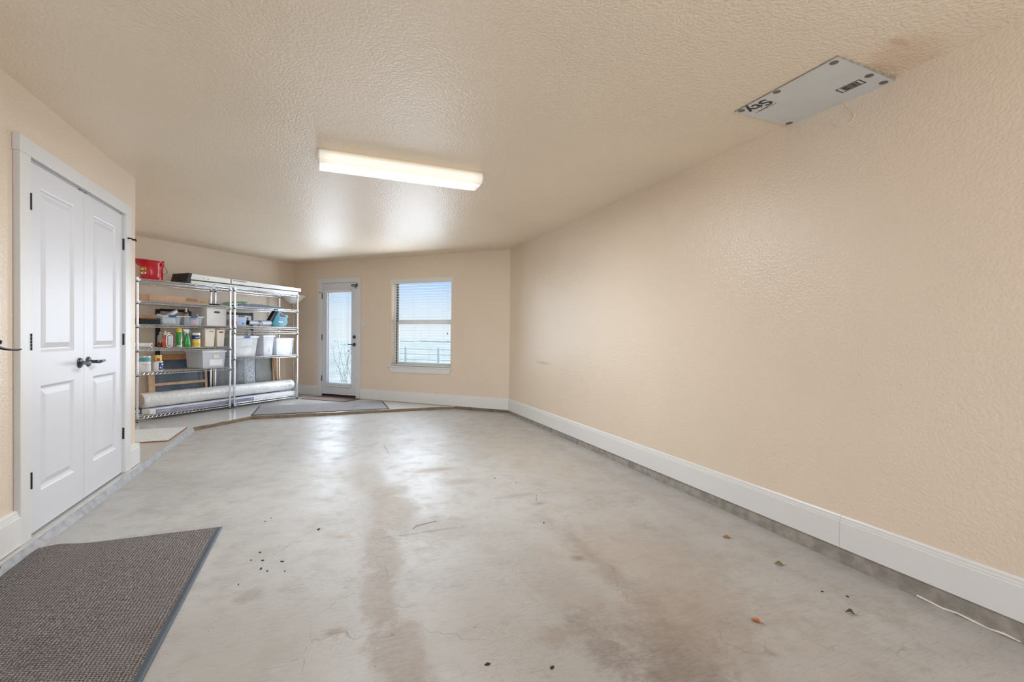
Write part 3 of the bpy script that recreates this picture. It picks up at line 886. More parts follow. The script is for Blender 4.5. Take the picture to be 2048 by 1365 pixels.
# pale thick mat at left, cut by the frame behind the closet corner
M_MATP = mat('cream_berber', (205, 207, 206), .95, var=.22, vscale=90, bump=1, bscale=150)
mt = thing('doormat', 'thick cream rug with brown backing on the raised slab beside the closet corner', 'floor mat', (-2.07, 6.09, 0), .01)
m = MB(); m.box(-.6, .6, -.375, .375, .001, .012); m.build('backing', mat('brown_backing', (150, 112, 74), .9, var=.2, vscale=20), mt, bev=.003)
m = MB(); m.grid(lambda a, b: (-.598 + 1.196 * a, -.373 + .746 * b, .0125 + .006 * min(1, 12 * min(a, 1 - a, b, 1 - b)) + .0012 * noise.noise(Vector((a * 40, b * 30, 0)))), 60, 40)
m.build('carpet_pile', M_MATP, mt)

# ---------------------------------------------------------------- dry leaves and crumbs on the floor
def leafmat(n, c): return mat(n, c, .7, var=.25, vscale=60)
def leaf(label, x, y, rz, L, col, curl):
    root = thing('dry_leaf', label, 'leaf', (x, y, floor_z(x, y) + .001), rz)
    m = MB()
    def fn(a, b):
        wd = .62 * math.sin(PI * min(1, a * 1.02)) ** .8 * L * (1 + .12 * math.sin(a * 25))
        yy = (b - .5) * wd
        return ((a - .5) * L, yy, .002 + curl * (yy / (.3 * L)) ** 2 * .0045 + .003 * math.sin(a * PI) * curl + .001 * math.sin(a * 20 + b * 9))
    m.grid(fn, 16, 6)
    m.build('leaf_blade', leafmat('leaf_%d_%d_%d' % col, col), root, solid=.0008)
    m = MB(); m.tube([(-.5 * L, 0, .002), (-.72 * L, .003, .005), (-.85 * L, .008, .003)], .0009, 5)
    m.build('leaf_stalk', leafmat('stalk', (96, 70, 40)), root)
    return root
leaf('orange-brown dry leaf on the concrete, the farthest of the four leaves', 2.243, 2.074, 2.4, .045, (176, 112, 44), 1)
leaf('thin olive-brown curled leaf on the concrete, between the orange leaves and the right wall', 2.242, 1.728, 2.5, .042, (128, 112, 62), 1.6)
leaf('dark brown crumpled leaf on the concrete, nearest to the right baseboard', 2.138, 1.305, 2.2, .034, (84, 72, 46), 2)
leaf('orange dry leaf lying alone on the stained part of the concrete', 1.698, 1.41, 2.0, .04, (184, 108, 40), .8)
crumbs = [(1.32, 3.587, .012), (1.303, 2.634, .011), (-.307, 2.79, .011), (-.284, 2.688, .014), (-.281, 2.595, .016), (-.19, 2.641, .016), (-.329, 3.234, .009), (-.25, 2.56, .009), (.554, 1.564, .017), (.766, 1.468, .017), (-.17, 2.53, .007), (-.34, 2.71, .007), (2.2, 1.47, .012), (2.27, 1.40, .012), (-.30, 3.28, .006), (1.44, 3.42, .006), (1.40, 3.44, .005), (1.47, 3.10, .006), (1.45, 3.06, .005), (1.43, 3.02, .006), (-.02, 3.0, .02), (1.9, 2.4, .006), (-.36, 2.47, .006)]
def crumb_label(x, y, r):
    if r > .0165 and y < 1.6:
        return ('dark crumb of dirt at the bottom edge of the photo, left of its neighbour', None) if x < .6 else ('dark crumb of dirt at the bottom edge of the photo, the right one of two', None)
    if x < -.1 and 2.4 < y < 2.85:
        return 'small black crumb in the cluster of crumbs to the right of the ribbed mat', 'crumb cluster beside the ribbed mat'
    if x < -.1:
        return 'tiny dark crumb on the concrete beyond the far right corner of the ribbed mat', 'crumbs beyond the ribbed mat'
    if r > .0165:
        return 'dark flattened crumb between the cluster of crumbs and the bent twig', None
    if x > 2.1:
        return 'small dark crumb close to the right baseboard, beyond the dark crumpled leaf', 'crumbs near the right baseboard'
    if x > 1.8:
        return 'tiny dark crumb on the concrete between the orange leaf and the middle of the floor', None
    if r > .0115:
        return 'dark crumb on the right half of the floor, the farthest large one', None
    if r > .010:
        return 'dark crumb on the right half of the floor beside the brown tyre stain', None
    return 'tiny dark speck of dirt on the right half of the floor beyond the brown stain', 'specks beyond the brown stain'
M_CRUMB = mat('dark_grit', (36, 32, 30), .8, var=.3, vscale=80, bump=.5)
rr = random.Random(5)
for (x, y, r) in crumbs:
    m = MB(Matrix.Translation((x, y, floor_z(x, y))) @ Matrix.Rotation(rr.random() * 6, 4, 'Z'))
    n = 9; vs = []
    for k, (zz, sc) in enumerate(((.0002, .8), (.0018, 1), (.0035, .5))):
        for j in range(n):
            q = r * sc * (.55 + .5 * noise.noise(Vector((x * 50 + math.cos(j * 2 * PI / n), y * 50 + math.sin(j * 2 * PI / n), 0))))
            vs.append((q * 1.2 * math.cos(j * 2 * PI / n), q * .8 * math.sin(j * 2 * PI / n), zz))
    fs = [(k * n + j, k * n + (j + 1) % n, (k + 1) * n + (j + 1) % n, (k + 1) * n + j) for k in range(2) for j in range(n)] + [tuple(range(2 * n, 3 * n))]
    m.add(vs, fs)
    lab_, grp_ = crumb_label(x, y, r)
    tag(m.build('dirt_crumb', M_CRUMB), lab_, 'debris', grp_)
m = MB(Matrix.Translation((.58, 2.85, floor_z(.58, 2.85)))); m.tube([(-.07, -.03, .002), (-.04, .0, .006), (0, .012, .003), (.05, .02, .005), (.09, .035, .002)], .0014, 5)
tag(m.build('twig', mat('twig_bark', (92, 78, 62), .8)), 'thin bent twig lying in the middle of the concrete floor', 'twig')

# ---------------------------------------------------------------- things at the left edge of the frame
lf = thing('open_door_leaf', 'white open door at the left edge, only its black scrolled lever in view', 'door', (-1.415, 1.79, .01), math.atan2(2.60 - 1.79, -1.29 + 1.415))
m = MB(); m.box(0, .80, -.0175, .0175, 0, 2.03); m.build('door_leaf', M_DOOR, lf, bev=.002)
hb = MB(); hb.lathe([(.027, -.018), (.027, -.024), (.02, -.028), (.011, -.03)], (.765, 0, 1.045), 20, 'y')
hb.tube([(.765, -.026, 1.045), (.765, -.05, 1.045), (.768, -.062, 1.047)], .010, 10)
hb.lathe([(.0, .012), (.011, .007), (.012, 0), (.009, -.008), (.0, -.012)], (.775, -.068, 1.062), 12, 'z', cap=False)
hb.tube([(.765, -.055, 1.052), (.78, -.068, 1.040), (.80, -.076, 1.033), (.825, -.082, 1.029), (.85, -.085, 1.028), (.868, -.086, 1.031)], .006, 8, rs=[.008, .007, .005, .004, .0042, .002])
hb.build('lever_handle', M_BLACK, lf)
ds = thing('door_stop', 'black door stop at the foot of the left wall beside the ribbed mat', 'door stop', (-1.43, 2.80, .045))
m = MB(); m.lathe([(.02, -.016), (.02, -.008), (.006, -.004), (.006, .06)], (0, 0, 0), 14, 'x'); m.build('stop_rod', M_BLACK, ds)
m = MB(); m.lathe([(.008, .055), (.013, .06), (.013, .074), (.009, .08)], (0, 0, 0), 14, 'x'); m.build('rubber_tip', M_FOOT, ds)

# ---------------------------------------------------------------- chrome wire shelving
def wire_shelf_mesh(L, D):
    m = MB()
    r = .0028
    x0, x1, y0_, y1_ = .014, L - .014, .0, D
    for y in (y0_, y1_):
        for z in (0, -.030):
            m.tube([(x0, y, z), (x1, y, z)], .0040, 6)
        n = int((x1 - x0) / .0245); pts = []
        for i in range(n + 1):
            pts.append((x0 + (x1 - x0) * i / n, y, 0 if i % 2 else -.030))
        m.tube(pts, .0034, 5)
    for x in (x0 - .012, x1 + .012):
        for z in (0, -.030):
            m.tube([(x, y0_ + .014, z), (x, y1_ - .014, z)], .0034, 6)
        n = 12; m.tube([(x, y0_ + .014 + (y1_ - y0_ - .028) * i / n, 0 if i % 2 else -.030) for i in range(n + 1)], .0024, 5)
    n = int((x1 - x0) / .026)
    for i in range(1, n):
        x = x0 + (x1 - x0) * i / n
        m.tube([(x, y0_, .003), (x, y1_, .003)], .0019, 5)
    for y in (D * .33, D * .66):
        m.tube([(x0, y, -.001), (x1, y, -.001)], .0034, 6)
    for (x, y) in ((0, 0), (L, 0), (0, D), (L, D)):
        m.lathe([(.0155, -.034), (.0185, -.030), (.0175, .004), (.0150, .006)], (x, y, 0), 14, cap=False)
    return m
M_RING = mat('dark_groove', (40, 42, 46), .5)
DP = .425
def shelf_unit(u0, L, zs, label, H=1.80):
    root = thing('wire_shelving_unit', label, 'shelving unit', MB_SHELF @ Vector((u0, .0, 0)), PI / 4, None)
    me = None
    for z in zs:
        if me is None:
            o = wire_shelf_mesh(L, DP).build('wire_shelf', M_CHROME, root); me = o.data
        else:
            o = bpy.data.objects.new('wire_shelf', me); COL.objects.link(o); o.parent = root
        o.location = (0, 0, z)
    for (x, y) in ((0, 0), (L, 0), (0, DP), (L, DP)):
        p = MB(); p.lathe([(.0, .016), (.0138, .016), (.0138, H - .004), (.010, H), (0, H)], (x, y, 0), 16, cap=False)
        for k in range(66):
            zz = .05 + k * .0254
            p.lathe([(.0138, zz), (.0144, zz + .0012), (.0138, zz + .0024)], (x, y, 0), 12, cap=False)
        post = p.build('post', M_CHROME, root)
        ft = MB(); ft.lathe([(.0, .0), (.013, .0), (.014, .006), (.009, .010), (.009, .018)], (x, y, 0), 14, cap=False); ft.build('foot', M_FOOT, post)
        for z in zs:
            c_ = MB(); c_.lathe([(.0150, z - .046), (.0165, z - .040), (.0165, z - .034), (.0150, z - .033)], (x, y, 0), 14, cap=False); c_.build('shelf_clip', M_RING, post)
    return root
ZL = [.068, .612, .913, 1.212, 1.508, 1.78]
ZR = [.068, .756, 1.146, 1.222, 1.518, 1.78]
UL, LL = 3.474, 1.205
UR, LR = 4.748, 1.145
shelf_unit(UL, LL, ZL, 'chrome wire shelving unit on the left, holding paint, sprays and the red bucket')
shelf_unit(UR, LR, ZR, 'chrome wire shelving unit on the right, holding the teal leaf blower and clear totes')

def T_(u, v, z, rot=0):
    return MB_SHELF @ Vector((u, v, z)), PI / 4 + rot
def sthing(name, label, cat, u, v, z, rot=0, group=None):
    p, r = T_(u, v, z + .0055, rot)
    return thing(name, label, cat, p, r, group)

# ---- red mop bucket on top of the left unit
M_RED = mat('red_plastic', (190, 10, 32), .25, var=.04, coat=.3)
b_ = sthing('mop_bucket', 'red plastic bucket with pouring spout and wire bail on top of the left shelf unit', 'bucket', 3.745, .20, ZL[5], .15)
m = MB()
n = 40
levels = [(0, .112, 0), (.004, .117, 0), (.10, .121, 0), (.17, .124, .0), (.212, .130, .5), (.246, .138, 1.0), (.251, .144, 1.1)]
vs = []
def bring(h, r, sp, inner=0):
    out = []
    for j in range(n):
        a = 2 * PI * j / n
        k = max(0, -math.cos(a)) ** 3
        rr_ = r - inner + sp * .135 * k
        out.append((rr_ * math.cos(a) * 1.0, rr_ * math.sin(a) * .95, h + (.022 * max(0, math.cos(a)) - .004 * k) * min(1, sp)))
    return out
rings = [bring(h, r, sp) for h, r, sp in levels] + [bring(h, r, sp, .006) for h, r, sp in reversed(levels[1:])]
vs = [q for rg in rings for q in rg]
fs = [tuple(reversed(range(n)))]
for i in range(len(rings) - 1):
    for j in range(n):
        fs.append((i * n + j, i * n + (j + 1) % n, (i + 1) * n + (j + 1) % n, (i + 1) * n + j))
fs.append(tuple((len(rings) - 1) * n + j for j in range(n)))
m.add(vs, fs); m.build('bucket_shell', M_RED, b_, smooth=50)
for (y0_, y1_) in ((-.139, -.118), (.118, .139)):
    m = MB(); m.box(.02, .06, y0_, y1_, .185, .225); m.build('handle_lug', M_RED, b_, bev=.003)
m = MB(); pts = []
for i in range(15):
    a = -PI / 2 + PI * i / 14
    pts.append((.04 + .135 * math.cos(a) * .95, .135 * math.sin(a), .205 - .10 * math.cos(a)))
m.tube(pts, .004, 6); m.build('bail_handle', M_SATIN, b_)
lab = MB()
def onb(a, z, off=.0012): 
    r = .1225 + off
    return (r * math.cos(a), r * math.sin(a) * .95, z)
A0 = PI * .95
def bpatch(name, a0, a1, z0, z1, m_, off=.0012):
    q = MB(); q.grid(lambda a, b: onb(a0 + (a1 - a0) * a, z0 + (z1 - z0) * b, off), 8, 1); q.build(name, m_, b_)
M_YEL = mat('yellow_label', (236, 186, 44), .5); M_WHT = mat('white_label', (232, 226, 205), .5); M_BLK = mat('black_print', (38, 32, 26), .5)
bpatch('label_top', A0, A0 + .62, .12, .155, M_YEL); bpatch('label_band', A0, A0 + .62, .103, .12, M_BLK); bpatch('label_base', A0, A0 + .62, .078, .103, M_WHT); bpatch('label_mark', A0 + .38, A0 + .52, .127, .143, M_BLK, .0018); bpatch('label_mark', A0 + .32, A0 + .48, .084, .096, M_BLK, .0018)

# ---- folded ladder lying across both units
M_ALU = mat('pale_aluminium', (222, 222, 216), .42, .25, var=.05, vscale=5)
M_BPL = mat('black_moulded_plastic', (26, 25, 26), .45, var=.3, vscale=30)
lad = sthing('folded_ladder', 'long folded pale metal ladder with black end cap lying across the tops of both units', 'ladder', 4.10, .03, 1.78, 0)
Ll = 1.835
m = MB()
for y in (0, .25):
    m.box(.035, Ll, y, y + .028, .0, .045)
for k in range(6):
    m.box(.15 + k * .28, .19 + k * .28, .028, .25, .008, .036)
m.build('lower_rails', M_ALU, lad, bev=.002)
m = MB()
for y in (-.004, .25):
    m.prism([(.03, .060), (.60, .060), (.60, .130), (.035, .138)], y, y + .032, 'xz')
    m.prism([(.62, .060), (Ll + .055, .060), (Ll + .055, .114), (.62, .130)], y, y + .032, 'xz')
for k in range(6):
    m.box(.12 + k * .28, .17 + k * .28, .028, .25, .062, .098)
m.build('upper_rails', M_ALU, lad, bev=.002)
m = MB(); m.box(.035, Ll, .008, .27, .0455, .0595); m.build('gap_shade', M_BPL, lad)  # black filler standing in for the shade between the stacked rails
m = MB(); m.box(.60, .62, -.002, .28, .050, .126); m.box(.64, .86, -.007, -.004, .104, .116); m.box(.64, .82, -.007, -.004, .052, .064); m.build('hinge_bracket', mat('grey_bracket', (120, 122, 122), .4, .7), lad)
m = MB()
cap = [(-.035, 0), (.012, 0), (.048, .140), (.0, .144)]
m.prism(cap, -.008, .335, 'xz')
for i in range(5):
    for j in range(2):
        m.lathe([(.010, -.034), (.015, -.028), (.015, .0)], (.003 + .012 * j, .03 + i * .062, .042 + j * .055), 10, 'x')
m.build('end_cap', M_BPL, lad, bev=.004)
for (x, z) in ((.20, .09), (.27, .085), (.36, .022), (.95, .02), (1.7, .085), (1.74, .08)):
    m = MB(); m.lathe([(.006, -.0075), (.005, -.0095)], (x, 0, z), 10, 'y'); m.build('rivet', mat('dark_rivet', (90, 88, 84), .4, .8), lad)

# ---- second shelf: long carton, roll of dark stuff, green and grey folded pad
def carton(root, w, dpt, h, m_, name='box_body', tape=None, flap=True):
    q = MB(); q.box(0, w, 0, dpt, 0, h); q.build(name, m_, root, bev=.002)
    q = MB(); q.box(.004, w - .004, dpt / 2 - .0006, dpt / 2 + .0006, h, h + .0008); q.build('top_seam', M_BLK, root)
M_CARD = mat('cardboard', (190, 158, 130), .85, var=.05, vscale=8, bump=.15, bscale=80)
cb_ = sthing('long_carton', 'long flat brown cardboard box on the second shelf of the left unit', 'box', 3.63, .04, ZL[4], .03)
carton(cb_, .76, .24, .088, M_CARD)
q = MB()
q.box(.46, .615, -.0012, -.0002, .030, .034); q.box(.46, .615, -.0012, -.0002, .066, .070); q.box(.46, .464, -.0012, -.0002, .030, .070); q.box(.611, .615, -.0012, -.0002, .030, .070)
for k in range(9): q.box(.472 + k * .015, .480 + k * .015, -.0012, -.0002, .043, .058)
for k in range(7): q.box(.64 + k * .014, .648 + k * .014, -.0012, -.0002, .034, .042)
q.build('printed_stamp', mat('brown_print', (84, 66, 54), .8), cb_)
M_GRN = mat('green_plastic_film', (196, 248, 214), .25, var=.15, vscale=25, alpha=.85)
M_BG = mat('blue_grey_fabric', (134, 144, 160), .8, var=.35, vscale=60, bump=.8, bscale=80)
pad = sthing('folded_pad', 'grey quilted pad with green plastic film on the second shelf of the right unit', 'pad', 4.86, .07, ZR[4], 0)
m = MB()
def padf(a, b, top, th_):
    x = a * .92; y = b * .26
    e_ = min(1, 8 * min(a, 1 - a), 5 * min(b, 1 - b))
    base = top + th_ * e_ ** .5 + .006 * noise.noise(Vector((x * 14, y * 14, top * 20)))
    return (x, y, max(.001, base * (1.15 - .55 * a)))
m.grid(lambda a, b: padf(a, b, 0.0, .052), 60, 16); m.add([(0, 0, .0005), (.92, 0, .0005), (.92, .26, .0005), (0, .26, .0005)], [(0, 1, 2, 3)])
m.build('quilt', M_BG, pad)
m = MB(); m.grid(lambda a, b: (-.10 + a * .96, .03 + b * .24, padf(min(1, a * 1.0), b, .0, .05)[2] + .010 + .018 * abs(noise.noise(Vector((a * 9, b * 4, 5)))) + .022 * math.exp(-((a - .30) / .05) ** 2)), 60, 16)
m.build('film_wrap', M_GRN, pad, solid=.001)
rl = sthing('dark_bundle', 'short dark brown rolled bundle behind the post on the second shelf', 'bundle', 4.52, .22, ZL[4], .0)
m = MB(); m.tube([(0, 0, .016), (.06, .0, .017), (.12, .002, .015), (.155, .004, .014)], .014, 10); m.build('rolled_cloth', mat('dark_brown_cloth', (72, 48, 36), .9, var=.3, vscale=50, bump=.5), rl)
m = MB(); m.tube([(.05, 0, .017), (.066, 0, .017)], .0155, 10); m.build('tie_band', M_BLK, rl)

# ---- third shelf
M_CLEAR = mat('clear_plastic', (226, 234, 242), .12, var=.05, vscale=10, alpha=.24)
M_CLEARRIM = mat('clear_plastic_rim', (228, 234, 238), .2, var=.05, vscale=10, alpha=.65)
M_BLUE = mat('blue_latch_plastic', (30, 74, 130), .35)
def bin_(root, w, dpt, h, taper, m_=None, rim=None, latch=None, lid=None, lidh=.018, lidm=None):
    m_ = m_ or M_CLEAR; rim = rim or M_CLEARRIM
    t_ = taper; k = .0022
    def loop(off, z):
        f_ = t_ * (1 - z / h) + off
        return [(f_, f_, z), (w - f_, f_, z), (w - f_, dpt - f_, z), (f_, dpt - f_, z)]
    r0 = loop(0, .0); r1 = loop(0, h); r2 = loop(k, h); r3 = loop(k, k)
    q = MB(); q.add(r0 + r1 + r2 + r3, [(3, 2, 1, 0)] + [(a * 4 + i, a * 4 + (i + 1) % 4, (a + 1) * 4 + (i + 1) % 4, (a + 1) * 4 + i) for a in range(3) for i in range(4)] + [(12, 13, 14, 15)])
    q.build('tub', m_, root, bev=.006, seg=3)
    q = MB()
    o = .012
    for (x0, x1, y0_, y1_) in ((-o, w + o, -o, .0), (-o, w + o, dpt, dpt + o), (-o, .0, .0, dpt), (w, w + o, 0, dpt)):
        q.box(x0, x1, y0_, y1_, h - .012, h + .002)
    q.build('rim', rim, root, bev=.002)
    if latch:
        q = MB(); q.box(w / 2 - .045, w / 2 + .045, -o - .008, -o + .002, h - .020, h + .010); q.build('latch', latch, root, bev=.003)
    if lid:
        q = MB(); q.box(-o - .002, w + o + .002, -o - .002, dpt + o + .002, h + .0025, h + lidh * .6); q.box(o, w - o, o, dpt - o, h + lidh * .6, h + lidh); q.build('lid', lidm or rim, root, bev=.004)
G_BIN = None
bk = sthing('basket', 'low black slotted basket at the left end of the third shelf', 'basket', 3.525, .05, ZL[3])
m = MB(); m.box(0, .235, 0, .005, 0, .012); m.box(0, .235, 0, .3, 0, .003)
for k in range(20):
    m.box(.004 + k * .012, .010 + k * .012, 0, .005, .01, .065)
    if k < 16: m.box(.0, .005, .008 + k * .018, .018 + k * .018, .003, .065); m.box(.23, .235, .008 + k * .018, .018 + k * .018, .003, .065)
m.box(0, .24, -.002, .007, .062, .074); m.box(0, .24, .294, .3, 0, .074); m.box(0, .006, 0, .3, .062, .074); m.box(.232, .238, 0, .3, .062, .074)
m.build('basket_body', mat('black_basket_plastic', (30, 32, 38), .4), bk)
tb = sthing('small_carton', 'small open tan cardboard box resting on the black basket', 'box', 3.555, .08, ZL[3] + .076, -.05)
m = MB(); m.box(0, .17, 0, .2, 0, .04, .0); m.build('box_body', mat('tan_cardboard', (196, 150, 104), .85, var=.08), tb, bev=.001)
m = MB(); m.prism([(.0, .04), (.17, .02), (.172, .024), (.0, .044)], -.03, -.001, 'xz'); m.build('flap', mat('tan_cardboard', (196, 150, 104)), tb)
w_ = MB(Matrix.Translation((.02, .02, .002))); 
b1 = sthing('storage_bin', 'open clear bin with blue latch heaped with packets, beside the black basket', 'storage bin', 3.775, .03, ZL[3], 0)
bin_(b1, .232, .33, .118, .012, latch=M_BLUE)
b2 = sthing('storage_bin', 'open clear bin with blue latch between the heaped bin and the white box', 'storage bin', 4.045, .03, ZL[3], 0)
bin_(b2, .25, .33, .122, .014, latch=M_BLUE)
def lump(name, label, cat, u, v, z, sx, sy, sz, m_, seed, rot=0, tilt=0, group=None):
    p, r = T_(u, v, z, rot)
    q = MB(Matrix.Rotation(tilt, 4, 'Y'))
    def fn(a, b):
        th = a * PI; ph = b * 2 * PI
        d = Vector((math.sin(th) * math.cos(ph), math.sin(th) * math.sin(ph), math.cos(th)))
        k = max(abs(d.x), abs(d.y), abs(d.z)); d2 = d / (k ** .65)
        rr_ = .5 * (1 + .16 * noise.noise(d * 2.2 + Vector((seed, 0, 0))))
        return (d2.x * rr_ * sx, d2.y * rr_ * sy, d2.z * rr_ * sz)
    q.grid(fn, 14, 22)
    o = q.build(name, m_)
    o.location = p; o.rotation_euler = (0, 0, r)
    return tag(o, label, cat, group)
M_PACK = mat('white_packet_film', (214, 222, 234), .3, var=.12, vscale=30, bump=.4, bscale=30)
lump('packet', 'white and blue plastic packet leaning out of the heaped clear bin', 'packet', 3.945, .13, ZL[3] + .150, .17, .07, .05, M_PACK, 1, 0, -.62)
lump('cloth', 'pale bundled cloth filling the heaped clear bin', 'cloth', 3.89, .19, ZL[3] + .060, .19, .26, .095, mat('pale_cloth', (200, 208, 214), .8, var=.15, vscale=20, bump=.5, bscale=25), 2)
lump('cap', 'small white lid standing in the left of the heaped bin', 'lid', 3.83, .2, ZL[3] + .12, .05, .05, .06, M_PACK, 9)
lump('cloth', 'grey-blue cloth inside the clear bin next to the white box', 'cloth', 4.13, .20, ZL[3] + .055, .10, .18, .085, mat('blue_grey_cloth', (140, 158, 176), .8, var=.2, vscale=20), 3)
lump('pouch', 'pink pouch inside the clear bin next to the white box', 'pouch', 4.195, .08, ZL[3] + .052, .06, .08, .07, mat('pink_pouch', (214, 140, 160), .6), 4)

def bottle(root, prof, m_, cap_prof=None, cap_m=None, sx=1, sy=1, name='bottle_body', capname='cap'):
    q = MB(); q.lathe(prof, n=22, sx=sx, sy=sy, cap=True); q.build(name, m_, root)
    if cap_prof:
        q = MB(); q.lathe(cap_prof, n=16); q.build(capname, cap_m, root)
pb = sthing('pump_bottle', 'pump bottle with white nozzle and yellow-banded label in the bin beside the white box', 'bottle', 4.100, .075, ZL[3] + .0, 0)
bottle(pb, [(.028, 0), (.030, .01), (.030, .16), (.022, .178), (.012, .184)], mat('dark_label_bottle', (92, 84, 74), .3), [(.014, .184), (.014, .20), (.006, .202), (.005, .225), (.009, .226), (.009, .236), (0, .237)], M_WHT, capname='pump')
q = MB(); q.lathe([(.0305, .125), (.0305, .135)], n=22, cap=False); q.lathe([(.0305, .142), (.0305, .15)], n=22, cap=False); q.build('label_band', mat('gold_band', (190, 150, 60), .5), pb)
tubm = sthing('jar', 'round blue jar behind the pump bottle, left of the white file box', 'jar', 4.232, .26, ZL[3] + .003, 0)
bottle(tubm, [(.045, 0), (.047, .01), (.047, .15), (.04, .16)], mat('blue_jar', (18, 84, 140), .35), [(.048, .16), (.048, .19), (.044, .195), (0, .195)], mat('dark_blue_lid', (20, 50, 90), .4), capname='lid')
wb_ = sthing('small_bottle', 'small bottle with cream cap at the right of the clear bin beside the white box', 'bottle', 4.255, .09, ZL[3] + .003, 0)
bottle(wb_, [(.02, 0), (.021, .12), (.010, .13)], mat('pale_bottle', (206, 204, 196), .3), [(.012, .13), (.012, .155), (.009, .158), (0, .158)], mat('cream_cap', (200, 182, 160), .4))
# white banker's box
M_BANK = mat('white_cardboard', (226, 224, 220), .75, var=.03)
bb = sthing('file_box', 'white cardboard file box with oval hand hole at the right end of the third shelf', 'box', 4.358, .035, ZL[3], .02)
q = MB(); q.box(.004, .292, .004, .372, 0, .19); q.build('box_body', M_BANK, bb, bev=.002)
q = MB(); q.box(0, .296, 0, .376, .17, .252); q.build('lid', M_BANK, bb, bev=.003)
q = MB(); q.prism([(.148 + .046 * math.copysign(abs(math.cos(a)) ** .6, math.cos(a)), .196 + .015 * math.copysign(abs(math.sin(a)) ** .8, math.sin(a))) for a in [2 * PI * i / 24 for i in range(24)]], -.0012, .0, 'xz'); q.build('hand_hole', M_BLK, bb)
q = MB(); q.box(.006, .29, .0032, .0042, .070, .0715); q.box(.006, .29, .0032, .0042, .105, .1065); q.build('fold_line', mat('grey_line', (170, 168, 164), .8), bb)
b3 = sthing('storage_bin', 'small clear bin with blue latch left of the teal leaf blower', 'storage bin', 4.775, .03, ZR[3], 0)
bin_(b3, .205, .33, .15, .016, latch=M_BLUE)
lump('bag', 'blue bag inside the small clear bin left of the leaf blower', 'bag', 4.91, .12, ZR[3] + .06, .11, .16, .09, mat('bright_blue_bag', (80, 150, 215), .5, var=.3, vscale=15), 5)
lump('bag', 'pink and red bag inside the small clear bin left of the leaf blower', 'bag', 4.815, .14, ZR[3] + .062, .055, .2, .09, mat('pink_red_bag', (200, 130, 150), .5, var=.3, vscale=15), 6)

# ---- leaf blower
M_TEAL = mat('teal_plastic', (0, 100, 116), .28, var=.08, coat=.3)
M_GTUBE = mat('grey_blower_tube', (186, 192, 202), .3, .3, var=.1)
lb = sthing('leaf_blower', 'teal and black cordless leaf blower lying on the right unit, nozzle pointing left', 'leaf blower', 5.005, .066, ZR[3], 0)
q = MB()
body = [(.40, .012), (.47, .0), (.62, .0), (.675, .02), (.70, .06), (.705, .10), (.69, .135), (.715, .155), (.72, .19), (.695, .205), (.63, .205), (.585, .225), (.57, .26), (.535, .275), (.505, .262), (.475, .21), (.44, .15), (.415, .10), (.395, .05)]
q.prism(body, -.055, .055, 'xz'); q.build('motor_housing', M_TEAL, lb, bev=.018, seg=4)
q = MB(); q.prism([(.540, .195), (.56, .168), (.645, .158), (.668, .175), (.64, .192), (.585, .20), (.565, .228)], -.0585, .0585, 'xz'); q.build('grip_opening', M_BPL, lb, bev=.004)
q = MB(); q.prism([(.36, .10), (.41, .09), (.52, .265), (.535, .285), (.50, .288), (.47, .262)], -.04, .04, 'xz'); q.build('air_intake', M_BPL, lb, bev=.01, seg=3)
q = MB(); q.prism([(.695, .02), (.72, .05), (.725, .10), (.705, .13), (.69, .12), (.70, .07), (.68, .03)], -.045, .045, 'xz'); q.box(.70, .735, -.04, .04, .155, .20); q.build('battery_pack', M_BPL, lb, bev=.006)
q = MB(); q.tube([(.02, 0, .055), (.20, 0, .055)], .036, 20); q.tube([(.20, 0, .055), (.30, 0, .055), (.40, 0, .058)], .04, 20, rs=[.040, .041, .048]); q.tube([(.195, 0, .055), (.21, 0, .055)], .044, 20); q.build('blower_tube', M_GTUBE, lb)
q = MB(); q.lathe([(.036, .019), (.0375, .0), (.032, .0), (.032, .014), (0, .014)], (0, 0, .055), 20, 'x', cap=False); q.build('nozzle_mouth', M_BPL, lb)
q = MB(); q.tube([(.16, -.041, .055), (.20, -.048, .090), (.24, -.040, .04)], .004, 6); q.build('tube_latch', M_BPL, lb)
text('brand_letters', 'Makita', .034, mat('white_print', (235, 240, 240), .4), lb, Matrix.Translation((.565, -.0562, .082)) @ Matrix.Rotation(PI / 2, 4, 'X'), .0005, .0004)

# ---- fourth shelf, left unit
tr = sthing('paper_roll', 'white cardboard tube lying at the left end of the fourth shelf', 'roll', 3.575, .12, ZL[2], -.85)
q = MB(); q.lathe([(.032, -.12), (.032, .12), (.018, .12), (.018, .0), (0, .0)], (0, 0, .032), 24, 'x', cap=False); q.build('tube_wall', mat('white_paper', (232, 232, 230), .7), tr)
q = MB(); q.lathe([(.0185, .118), (.016, .118), (.016, .09), (0, .09)], (0, 0, .032), 20, 'x', cap=False); q.build('hollow_core', M_BLK, tr)
M_ORG = mat('orange_liquid', (214, 92, 30), .12, var=.2, vscale=20, coat=.5)
M_AMB = mat('amber_liquid', (120, 44, 16), .12, var=.2, vscale=20, coat=.5)
M_CPB = mat('clear_bottle_top', (214, 206, 200), .1, alpha=.5)
o1 = sthing('soap_bottle', 'amber half-empty clear bottle left of the orange bottle on the fourth shelf', 'bottle', 3.850, .20, ZL[2])
bottle(o1, [(.03, 0), (.032, .006), (.032, .07)], M_AMB, name='liquid'); bottle(o1, [(.0325, .07), (.0325, .15), (.012, .18), (.012, .19)], M_CPB, [(.014, .19), (.014, .20), (0, .2)], M_WHT, name='bottle_wall')
o2 = sthing('soap_bottle', 'orange bottle with cream pump cap between the amber and the white-framed bottle', 'bottle', 3.846, .09, ZL[2])
